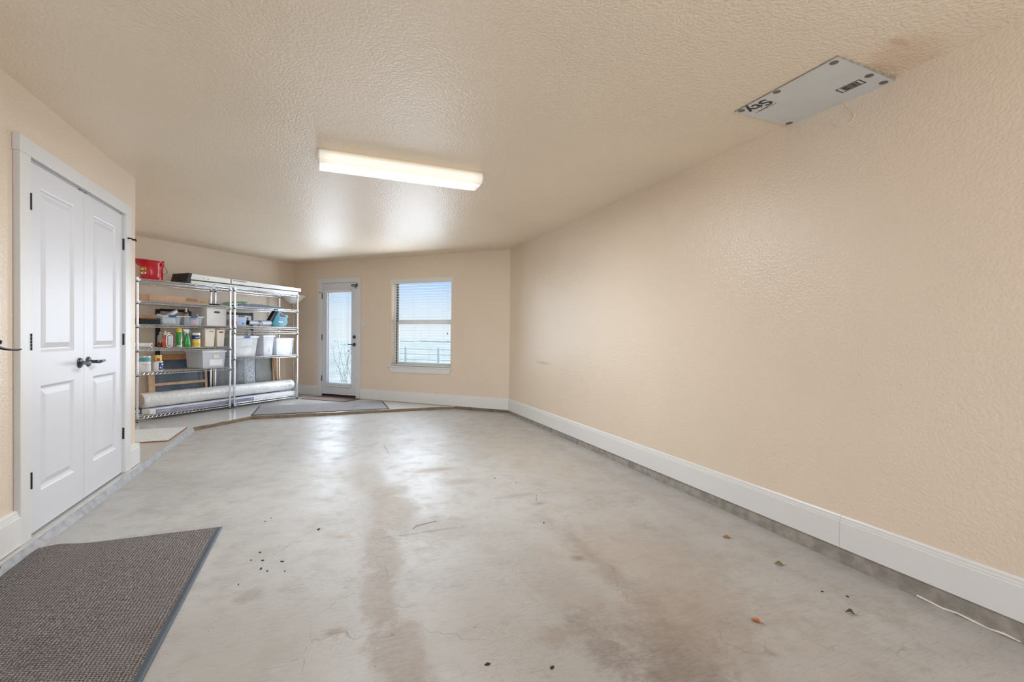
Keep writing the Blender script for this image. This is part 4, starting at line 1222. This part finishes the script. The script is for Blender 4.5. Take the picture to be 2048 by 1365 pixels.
bottle(o2, [(.028, 0), (.032, .01), (.032, .14), (.024, .158), (.014, .164)], M_ORG, [(.018, .164), (.018, .176), (.026, .178), (.026, .190), (.01, .192), (.01, .206), (.014, .208), (.014, .218), (0, .218)], M_WHT, sx=.9, capname='pump_cap')
o3 = sthing('handled_jug', 'white-rimmed flat jug with dark handle gap right of the orange bottle', 'jug', 3.862, .030, ZL[2])
def rrect(w, h, r, z0, n=6):
    pts = []
    for (cx, cz, a0) in ((w / 2 - r, z0 + h - r, 0), (-w / 2 + r, z0 + h - r, PI / 2), (-w / 2 + r, z0 + r, PI), (w / 2 - r, z0 + r, 1.5 * PI)):
        for i in range(n + 1):
            a = a0 + PI / 2 * i / n; pts.append((cx + r * math.cos(a), cz + r * math.sin(a)))
    return pts
q = MB(); q.tube([(x, 0, z) for x, z in rrect(.070, .165, .032, .006)], .006, 8, closed=True); q.build('jug_rim', mat('white_rim_plastic', (240, 240, 240), .3), o3)
q = MB(); q.prism(rrect(.044, .14, .02, .018), -.012, .012, 'xz'); q.build('jug_body', mat('grey_jug_label', (190, 188, 196), .3, var=.25, vscale=40), o3, bev=.004)
q = MB(); q.prism(rrect(.066, .158, .03, .010), .013, .017, 'xz'); q.build('jug_back', M_BLK, o3)
q = MB(); q.lathe([(.010, .172), (.010, .19), (.014, .192), (.014, .203), (0, .203)], (-.012, 0, 0), 12); q.build('cap', M_WHT, o3)
o4 = sthing('spray_can', 'green and white aerosol can with yellow cap on the fourth shelf', 'spray can', 4.008, .07, ZL[2])
bottle(o4, [(.031, 0), (.033, .004), (.033, .19), (.026, .205)], mat('green_can', (30, 150, 60), .3, coat=.3), [(.029, .203), (.029, .24), (.024, .254), (0, .256)], mat('yellow_cap', (232, 206, 30), .35))
q = MB(); q.grid(lambda a, b: (.0337 * math.cos(-1.6 + a * 1.3), .0337 * math.sin(-1.6 + a * 1.3), .008 + b * (.09 + .09 * a)), 10, 8); q.build('white_label', M_WHT, o4, smooth=60)
q = MB(); q.grid(lambda a, b: (.0341 * math.cos(-1.15 + a * .5), .0341 * math.sin(-1.15 + a * .5), .04 + b * .045), 6, 3); q.build('red_mark', mat('red_mark', (205, 90, 70), .5), o4)
q = MB(); q.lathe([(.0335, .002), (.0335, .03)], n=22, cap=False); q.build('pale_base', mat('pale_green', (170, 210, 180), .4), o4)
M_GRNB = mat('green_bottle', (10, 150, 50), .18, var=.12, vscale=20, coat=.4)
o5 = sthing('spray_bottle', 'translucent green spray bottle with white trigger on the fourth shelf', 'spray bottle', 4.105, .06, ZL[2])
bottle(o5, [(.038, 0), (.043, .008), (.042, .07), (.034, .12), (.018, .17), (.013, .195)], M_GRNB, sx=1, sy=.75)
q = MB(); q.lathe([(.016, .192), (.016, .212), (.012, .215)], n=14); q.box(-.045, .022, -.011, .011, .212, .245); q.box(-.056, -.045, -.008, .008, .226, .242); q.prism([(-.022, .214), (-.012, .214), (-.026, .165), (-.034, .168)], -.005, .005, 'xz'); q.build('trigger_head', mat('white_plastic', (232, 234, 232), .35), o5, bev=.003)
o6 = sthing('spray_bottle', 'white-headed spray bottle standing behind the yellow wipes canister', 'spray bottle', 4.215, .22, ZL[2])
bottle(o6, [(.03, 0), (.034, .01), (.034, .13), (.014, .18)], mat('smoky_bottle', (196, 198, 198), .2, alpha=.7)); q = MB(); q.lathe([(.015, .178), (.015, .2)], n=14); q.box(-.05, .03, -.01, .01, .2, .232); q.box(-.03, -.02, -.006, .006, .15, .2); q.build('trigger_head', mat('white_plastic', (232, 234, 232)), o6, bev=.003)
o7 = sthing('wipes_canister', 'yellow wipes canister with blue top band and white lid on the fourth shelf', 'canister', 4.232, .07, ZL[2])
bottle(o7, [(.048, 0), (.05, .004), (.05, .165), (.047, .168)], mat('yellow_canister', (235, 196, 50), .35), [(.050, .167), (.050, .195), (.046, .199), (0, .2)], mat('white_plastic', (232, 234, 232)), capname='lid')
q = MB(); q.lathe([(.0504, .110), (.0504, .164)], n=30, cap=False); q.build('blue_band', mat('navy_label', (30, 60, 120), .4), o7)
q = MB(); q.lathe([(.0504, .062), (.0504, .108)], n=30, cap=False); q.build('pale_band', mat('peach_label', (238, 205, 140), .4), o7)
q = MB(); q.lathe([(.0504, .0), (.0504, .012)], n=30, cap=False); q.build('base_band', M_WHT, o7)
text('brand_letters', 'Lysol', .027, mat('white_print', (235, 240, 240)), o7, Matrix.Translation((-.012, -.0512, .137)) @ Matrix.Rotation(PI / 2, 4, 'X') @ Matrix.Rotation(.15, 4, 'Z'), .0004, .0004)
M_CREAM = mat('cream_plastic', (226, 218, 200), .4, var=.03)
M_REDC = mat('dark_red_cloth', (140, 26, 34), .8, var=.4, vscale=60)
for k, (u, v, lb_, slotc) in enumerate(((4.335, .04, 'cream plastic bin with hand slot, left of the pair on the fourth shelf', 'grey'), (4.502, .03, 'cream plastic bin with hand slot showing red contents, right of the pair', 'red'))):
    w1, h1 = ((.150, .258), (.122, .250))[k]
    r_ = sthing('cream_bin', lb_, 'bin', u, v, ZL[2], .0, 'cream bins on the fourth shelf')
    tp = .012
    q = MB(); q.box(0, w1, 0, .21, 0, h1, tp); q.build('bin_body', M_CREAM, r_, bev=.006, seg=3)
    q = MB(); q.box(-.004, w1 + .004, -.004, .214, h1 - .016, h1 - .006); q.build('rim', M_CREAM, r_, bev=.003)
    q = MB(); q.prism([(w1 * .5 + .032 * math.copysign(abs(math.cos(a)) ** .5, math.cos(a)) + (.02 if k == 0 else .0), h1 - .040 + .008 * math.sin(a)) for a in [2 * PI * i / 20 for i in range(20)]], -.0018, .006, 'xz'); q.build('hand_slot', mat('grey_slot', (150, 142, 132), .7) if k == 0 else M_REDC, r_)
lump('red_cloth', 'dark red cloth heaped on top of the two cream bins', 'cloth', 4.49, .14, ZL[2] + .272, .20, .19, .035, M_REDC, 8)
cl = sthing('storage_bin', 'blue-grey lidded tub at the right end of the fourth shelf beside the cream bins', 'storage bin', 4.500, .27, ZL[2], 0)
q = MB(); q.box(0, .145, 0, .13, 0, .15, .01); q.build('tub', mat('smoky_blue_plastic', (104, 120, 134), .3, alpha=.85), cl, bev=.006)
q = MB(); q.box(-.008, .153, -.008, .138, .15, .168); q.build('lid', mat('pale_blue_lid', (176, 190, 200), .3), cl, bev=.004)

# ---- fifth shelf, left unit
p1 = sthing('paint_can', 'large white paint can with teal band at the left end of the fifth shelf', 'paint can', 3.607, .10, ZL[1])
M_TIN = mat('tin_metal', (190, 192, 194), .3, 1)
bottle(p1, [(.066, 0), (.068, .004), (.068, .186), (.066, .19)], mat('white_can_label', (232, 234, 236), .35, var=.05, vscale=12), [(.069, .188), (.069, .196), (.060, .196), (.058, .190), (0, .19)], M_TIN, capname='lid')
q = MB(); q.lathe([(.0686, .128), (.0686, .183)], n=30, cap=False); q.build('teal_band', mat('teal_label', (96, 158, 160), .4, var=.25, vscale=30), p1)
q = MB(); q.tube([(.0685 * math.cos(a), .0685 * math.sin(a), .12 - .035 * abs(math.cos(a + PI / 2))) for a in [PI + PI * i / 14 for i in range(15)]], .0016, 5); q.build('bail_handle', M_TIN, p1)
q = MB()
for k in range(3): q.grid(lambda a, b, k=k: (.069 * math.cos(-2.0 + a * .9), .069 * math.sin(-2.0 + a * .9), .05 + k * .022 + b * .003), 8, 1)
q.build('label_rule', mat('grey_print', (150, 150, 152), .6), p1)
p2 = sthing('paint_can', 'white can with dark blue label on the fifth shelf, under the small yellow can', 'paint can', 3.757, .09, ZL[1])
bottle(p2, [(.054, 0), (.056, .004), (.056, .118), (.054, .122)], mat('white_can_label', (232, 234, 236)), [(.057, .12), (.057, .126), (.048, .126), (.047, .122), (0, .122)], M_TIN, capname='lid')
q = MB(); q.grid(lambda a, b: (.0568 * math.cos(-1.9 + a * 1.5), .0568 * math.sin(-1.9 + a * 1.5), .012 + b * .098), 12, 1); q.build('navy_label', mat('navy_label', (30, 60, 120)), p2)
q = MB(); q.grid(lambda a, b: (.0573 * math.cos(-1.35 + a * .6), .0573 * math.sin(-1.35 + a * .6), .078 + b * .012), 6, 1); q.grid(lambda a, b: (.0573 * math.cos(-1.7 + a * .25), .0573 * math.sin(-1.7 + a * .25), .035 + b * .02), 6, 1); q.build('label_mark', M_WHT, p2)
p3 = sthing('paint_can', 'small yellow and red can stacked on top of the blue-labelled can', 'paint can', 3.760, .09, ZL[1] + .1225)
bottle(p3, [(.039, 0), (.040, .003), (.040, .074), (.038, .077)], mat('yellow_can', (232, 200, 84), .35), [(.041, .075), (.041, .081), (.034, .081), (.033, .077), (0, .077)], M_TIN, capname='lid')
q = MB(); q.grid(lambda a, b: (.0406 * math.cos(-2.4 + a * .8), .0406 * math.sin(-2.4 + a * .8), .008 + b * .035), 8, 1); q.build('red_label', mat('red_label', (190, 60, 36), .5), p3)
fr = sthing('storage_tote', 'large frosted grey tote with label holder at the right of the fifth shelf', 'storage bin', 4.300, .035, ZL[1], .0)
M_FROST = mat('frosted_plastic', (232, 236, 240), .35, var=.04, vscale=6, alpha=.55)
bin_(fr, .335, .37, .235, .014, M_FROST, mat('frosted_rim', (232, 235, 238), .35), lid=True, lidh=.022, lidm=mat('frosted_rim', (214, 218, 224)))
q = MB(); q.box(.16, .245, -.002, .010, .135, .185); q.build('label_holder', M_WHT, fr, bev=.002)
q = MB(); q.box(.10, .29, .006, .012, .03, .12); q.build('front_panel', mat('frosted_rim', (214, 218, 224)), fr, bev=.004)

# ---- right unit, totes
M_WTOTE = mat('milky_plastic', (246, 247, 248), .3, var=.06, vscale=8, alpha=.42)
M_WLID = mat('white_lid_plastic', (234, 236, 240), .3)
g5 = 'clear totes on the right unit'
c1 = sthing('storage_tote', 'wide clear lidded tote with blue latch on the right unit, leftmost of three', 'storage bin', 4.775, .03, ZR[1], 0)
bin_(c1, .385, .36, .30, .028, M_WTOTE, M_WLID, M_BLUE, lid=True, lidm=M_WLID)
c2 = sthing('storage_tote', 'narrow clear lidded tote on the right unit, middle of three', 'storage bin', 5.262, .03, ZR[1], .0)
bin_(c2, .19, .36, .315, .018, M_WTOTE, M_WLID, lid=True, lidm=M_WLID)
c3 = sthing('storage_tote', 'milky white lidded tote at the right end of the right unit', 'storage bin', 5.52, .05, ZR[1], .0)
bin_(c3, .34, .34, .265, .016, M_WTOTE, M_WLID, lid=True, lidm=M_WLID)
lump('papers', 'pale papers inside the wide clear tote on the right unit', 'papers', 4.97, .2, ZR[1] + .085, .30, .28, .13, mat('white_paper', (232, 232, 230)), 11)
lump('cloth', 'cream cloth standing in the wide clear tote above the papers', 'cloth', 4.95, .2, ZR[1] + .21, .26, .26, .11, mat('cream_cloth', (216, 206, 192), .8, var=.1), 12)
q = sthing('label_sheet', 'blue-lettered sheet inside the front of the wide clear tote', 'label', 4.90, .048, ZR[1] + .16, 0)
k_ = MB(); 
for i in range(4): k_.box(.0 + .01 * i, .17 - .015 * i, 0, .001, .1 - i * .018, .106 - i * .018)
k_.build('blue_lines', mat('light_blue_print', (130, 170, 220), .6), q)
k_ = MB(); k_.box(-.01, .18, .0012, .0022, 0, .12); k_.build('sheet', mat('white_paper', (232, 232, 230)), q)
lump('folder', 'white and red printed bag inside the narrow middle tote', 'bag', 5.375, .16, ZR[1] + .14, .13, .24, .24, mat('printed_bag', (225, 222, 232), .5, var=.15, vscale=20), 13)
lump('cloth', 'blue-grey cloth inside the white tote at the right end', 'cloth', 5.66, .2, ZR[1] + .11, .28, .26, .18, mat('pale_blue_cloth', (176, 190, 206), .8, var=.2, vscale=10), 14)
jr = sthing('glass_jar', 'blue-grey glass jar squeezed between the middle and right totes', 'jar', 5.49, .26, ZR[1]); 
bottle(jr, [(.03, 0), (.032, .01), (.032, .18), (.022, .2)], mat('smoky_blue_plastic', (104, 120, 134)), [(.024, .2), (.024, .22), (0, .22)], M_TIN)

# ---- bottom shelves: cartons and wrapped roll spanning both units
M_LAV = mat('lavender_print', (140, 142, 166), .5, var=.18, vscale=8)
ct = sthing('long_carton', 'long white carton with lavender printed side on the bottom shelves of both units', 'box', 3.63, .03, ZL[0], .0)
q = MB(); q.box(0, 2.25, .0, .17, 0, .062); q.build('box_body', mat('white_glossy_card', (228, 230, 234), .4, var=.03), ct, bev=.002)
q = MB(); q.box(.07, 1.465, -.0012, -.0002, .004, .052); q.build('printed_side', M_LAV, ct)
q = MB()
for (a0, a1, zz) in ((.10, .26, .034), (.10, .24, .022), (.36, .9, .036), (.42, .86, .026), (.95, 1.12, .034)): q.box(a0, a1, -.0022, -.0012, zz, zz + .004)
q.build('print_lines', mat('pale_print', (196, 198, 216), .5), ct)
ct2 = sthing('long_carton', 'dark lavender carton lying behind the white one on the bottom shelves', 'box', 3.52, .215, ZL[0], .0)
q = MB(); q.box(0, 2.2, .0, .19, 0, .058); q.build('box_body', mat('dark_lavender', (92, 88, 118), .6, var=.1), ct2, bev=.002)
q = MB(); q.box(.02, .1, -.001, 0, .01, .05); q.build('end_label', M_WHT, ct2)
def wrap_mat():
    t = NT('crinkled_wrap')
    p = t.obj()
    n1 = t.noise(t.vec(p, (1, .5, .5)), 30, 6, .7, 1.5)
    t.l(t.mix(t.ramp(n1, .4, .7), lin((212, 212, 210)), lin((232, 233, 234))), t.b.inputs['Base Color'])
    t.l(t.bump(t.noise(p, 28, 5, .6, 2), .6, .012), t.b.inputs['Normal'])
    t.b.inputs['Roughness'].default_value = .16
    t.b.inputs['Coat Weight'].default_value = .6
    return t.m
rw = sthing('wrapped_roll', 'long grey roll wrapped in crinkled clear plastic on the bottom shelves of both units', 'roll', 3.60, .17, ZL[0] + .071, .0)
RR = .092
q = MB()
def rollf(a, b):
    x = a * 2.33
    th = b * 2 * PI
    r = RR * (1 + .045 * noise.noise(Vector((x * 7, math.cos(th) * 1.3, math.sin(th) * 1.3))) + .02 * noise.noise(Vector((x * 26, math.cos(th) * 4, math.sin(th) * 4))))
    e_ = min(1, a * 60 + .82, (1 - a) * 60 + .82)
    r *= e_ * (1.06 - .12 * a)
    return (x, r * math.cos(th), RR * 1.04 + r * math.sin(th))
q.grid(rollf, 150, 36)
q.build('plastic_wrap', wrap_mat(), rw, smooth=60)
for x0 in (.001, 2.329):
    q = MB(); 
    prof = [(0, 0), (.02, 0), (.022, .002), (.045, .002), (.047, 0), (.07, .0), (.086, .001)]
    q.lathe([(r, x0 + (z if x0 < 1 else -z)) for r, z in prof], (0, 0, RR * 1.04), 26, 'x', cap=False)
    q.build('roll_end', mat('roll_end', (168, 150, 140), .7, var=.2, vscale=40), rw)

# ---- leaning panels and frames behind the units
M_PINE = mat('pine_wood', (222, 184, 144), .6, var=.15, vscale=10)
M_PINEO = mat('orange_pine', (204, 140, 84), .5, var=.15, vscale=10)
M_SLATE = mat('dark_chalk_panel', (84, 94, 106), .3, var=.35, vscale=4)
M_DGREY = mat('grey_wrapped_panel', (112, 114, 116), .22, var=.3, vscale=5, bump=.5, bscale=14)
M_OLIVE = mat('olive_grey_panel', (108, 106, 95), .35, var=.2, vscale=6)
def lean_root(name, label, cat, u, v, lean, h):
    p, r = T_(u, v, 0.0)
    o = thing(name, label, cat, p, r)
    o.rotation_euler = (-lean, 0, r)
    return o
V0 = SW - .045
fm = lean_root('wooden_frame', 'pine-framed dark panel with a cross rail leaning behind the left unit', 'frame', 3.90, .500, .07, .8)
q = MB(); q.box(0, .075, 0, .022, .004, .80); q.build('stile', M_PINE, fm, bev=.002)
q = MB(); q.box(.765, .80, 0, .022, .004, .78); q.build('stile', M_PINE, fm, bev=.002)
q = MB(); q.box(.075, .765, 0, .022, .73, .80); q.build('top_rail', M_PINEO, fm, bev=.002)
q = MB(); q.box(.075, .765, .002, .02, .375, .412); q.build('cross_rail', M_PINE, fm, bev=.002)
q = MB(); q.box(.02, .78, .024, .03, .03, .77); q.build('dark_panel', M_SLATE, fm)
pn = lean_root('leaning_board', 'dark grey plastic-wrapped panel leaning behind the middle posts', 'panel', 4.80, .495, .06, .85)
q = MB(); q.box(0, .705, 0, .02, .004, .86); q.build('panel_board', M_DGREY, pn, bev=.003)
q = MB()
def shr(a, b):
    return (.50 + .20 * a, -.004 - .010 * abs(noise.noise(Vector((a * 9, b * 22, 2)))), .15 + b * .68)
q.grid(shr, 16, 50); q.build('plastic_sheet', mat('clear_film_crinkle', (214, 218, 222), .15, var=.3, vscale=30, bump=1, bscale=40, alpha=.5), pn)
q = MB(); q.box(-.016, 0, -.001, .021, .004, .86); q.build('pine_edge', M_PINE, pn)
po = lean_root('olive_panel', 'olive grey panel leaning beside the plastic-wrapped panel behind the right unit', 'panel', 5.52, .505, .06, .85)
q = MB(); q.box(0, .335, 0, .018, .004, .78); q.build('panel_board', M_OLIVE, po, bev=.003)
q = MB(); q.box(.325, .338, -.001, .0, .004, .78); q.build('pale_edge', mat('pale_edge', (206, 204, 180), .6), po)
bd = lean_root('wood_board', 'long pine board leaning in the corner behind the right unit', 'board', 5.905, .455, .05, .8)
bd.rotation_euler = (-.05, -.09, PI / 4)
q = MB(); q.box(0, .095, 0, .02, .0, .80); q.build('board_plank', M_PINE, bd, bev=.002)
q = MB(); q.box(-.016, 0, 0, .02, .0, .80); q.build('board_edge', M_PINEO, bd, bev=.002)
q = lean_root('dark_board', 'dark slate board behind the frosted tote and fifth shelf', 'panel', 4.09, .597, .004, .85) 
k_ = MB(); k_.box(0, .74, 0, .012, .004, .72); k_.build('slate_face', M_SLATE, q); k_ = MB(); k_.box(0, .74, -.001, .0, .712, .722); k_.build('top_edge', M_BLK, q)
# black metal frame behind both units
bf = thing('metal_frame', 'tall black metal frame with top bar standing behind both shelving units', 'frame', MB_SHELF @ Vector((4.02, SW - .028, 0)), PI / 4)
q = MB(); q.box(0, .055, 0, .022, 0, 1.44); q.build('upright', M_BPL, bf, bev=.003)
q = MB(); q.box(1.46, 1.50, 0, .022, 0, 1.46); q.build('upright', M_BPL, bf, bev=.003)
q = MB(); q.box(.055, 1.46, .004, .018, 1.415, 1.45); q.build('top_bar', M_BPL, bf, bev=.002)
for (x1_, z0_, z1_) in ((1.456, 1.335, 1.405), (1.455, 1.05, 1.17)):
    q = MB(); q.box(1.40, x1_, -.004, .003, z0_, z1_); q.build('white_bracket', M_WLID, bf, bev=.002)

# ---- torchiere floor lamp in the corner
fl = thing('floor_lamp', 'floor lamp with white bowl shade standing in the corner behind the right unit', 'floor lamp', MB_SHELF @ Vector((6.130, .36, 0)), 0)
q = MB(); q.lathe([(0, .0), (.12, .0), (.125, .012), (.11, .022), (.03, .032), (.014, .045)], n=32, cap=False); q.build('base', M_SATIN, fl)
q = MB(); q.lathe([(.0115, .04), (.0115, 1.60), (.02, 1.61), (.034, 1.645)], n=16, cap=False); q.build('pole', M_SATIN, fl)
q = MB(); q.lathe([(.0, 1.652), (.060, 1.655), (.11, 1.70), (.175, 1.765), (.212, 1.795), (.208, 1.796), (.17, 1.770), (.105, 1.706), (.055, 1.662), (0, 1.66)], n=40, cap=False); q.build('lamp_shade', mat('white_glass_shade', (246, 246, 244), .35), fl)
# cable on the floor by the right post
m = MB(MB_SHELF); m.tube([(5.92, .05, .006), (5.99, .12, .006), (6.06, .17, .006), (6.12, .25, .006), (6.2, .33, .006)], .004, 6)
tag(m.build('power_cord', M_BLK), 'dark cord on the slab at the foot of the right unit', 'cord')

# ---------------------------------------------------------------- outside
def outside(name, M, box, m_):
    m = MB(M); m.box(*box); return m.build(name, m_, smooth=0)
M_FIELD = mat('sunlit_field', (222, 226, 212), .95, var=.12, vscale=.3, obj=False)
q = MB(MB_BACK); q.box(-120, 120, T + .9, 160, -1.25, -1.15)
struct(q.build('floor_field', M_FIELD, smooth=0), 'pale open field outside the back wall', 'field')
q = MB(MB_BACK); q.box(-9, 2, T, T + 2.6, -.5, -.10)
struct(q.build('floor_patio', mat('patio_concrete', (226, 222, 212), .9, var=.05, vscale=2, obj=False), smooth=0), 'pale concrete patio outside the back door', 'patio')
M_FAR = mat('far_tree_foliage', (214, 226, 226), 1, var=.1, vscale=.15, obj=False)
q = MB(MB_BACK)
rr = random.Random(9)
for i in range(70):
    x = -110 + i * 3.1 + rr.random() * 2; y = 120 + rr.random() * 20; h = .5 + rr.random() * .5
    q.lathe([(2.2, -1.2), (3.0, -1.1 + h * .3), (2.3, -1.1 + h * .8), (0, -1.1 + h)], (x, y, 0), 9, cap=False, sx=1.3)
tag(q.build('tree_line', M_FAR), 'hazy line of distant trees on the horizon seen through the back window', 'trees', kind='stuff')
# pasture fence
fn = thing('pasture_fence', 'low rail fence across the field outside the back window', 'fence', MB_BACK @ Vector((-16, 24, -1.15)), -PI / 4)
M_FN = mat('weathered_rail', (196, 206, 206), .8)
for i in range(1, 9):
    q = MB(); q.box(-12 + i * 3, -11.88 + i * 3, 0, .12, 0, 1.3); q.build('fence_post', M_FN, fn)
for z in (.3, .72, 1.12):
    q = MB(); q.box(-9, 12.1, -.03, 0, z, z + .07); q.build('fence_rail', M_FN, fn)
# shrub outside the glazed door
sb = thing('bare_shrub', 'small sparse shrub outside the glazed door', 'shrub', MB_BACK @ Vector((-9.5, 3.9, -1.15)), 0)
M_TWIG = mat('shrub_twig', (110, 112, 104), .9)
q = MB(); rr = random.Random(4)
lv_ = []
for i in range(11):
    a = rr.random() * 2 * PI; p = Vector((0, 0, 0)); pts = [p.copy()]; d_ = Vector((math.cos(a) * .35, math.sin(a) * .35, 1)).normalized()
    for k in range(6):
        p = p + d_ * (.27 + rr.random() * .16); d_ = (d_ + Vector((rr.uniform(-.3, .3), rr.uniform(-.3, .3), rr.uniform(-.05, .25)))).normalized(); pts.append(p.copy()); lv_.append(p.copy())
    q.tube(pts, .008, 5, rs=[.008 - .0009 * j for j in range(7)])
q.build('branches', M_TWIG, sb)
q = MB()
for p in lv_:
    for k in range(5):
        c_ = p + Vector((rr.uniform(-.07, .07), rr.uniform(-.07, .07), rr.uniform(-.07, .07)))
        a = Vector((rr.uniform(-1, 1), rr.uniform(-1, 1), rr.uniform(-1, 1))).normalized() * .02; b = a.orthogonal().normalized() * .009
        q.add([c_ - a, c_ + b, c_ + a, c_ - b], [(0, 1, 2, 3)])
q.build('foliage', mat('shrub_leaf', (120, 132, 104), .8), sb, solid=.001)
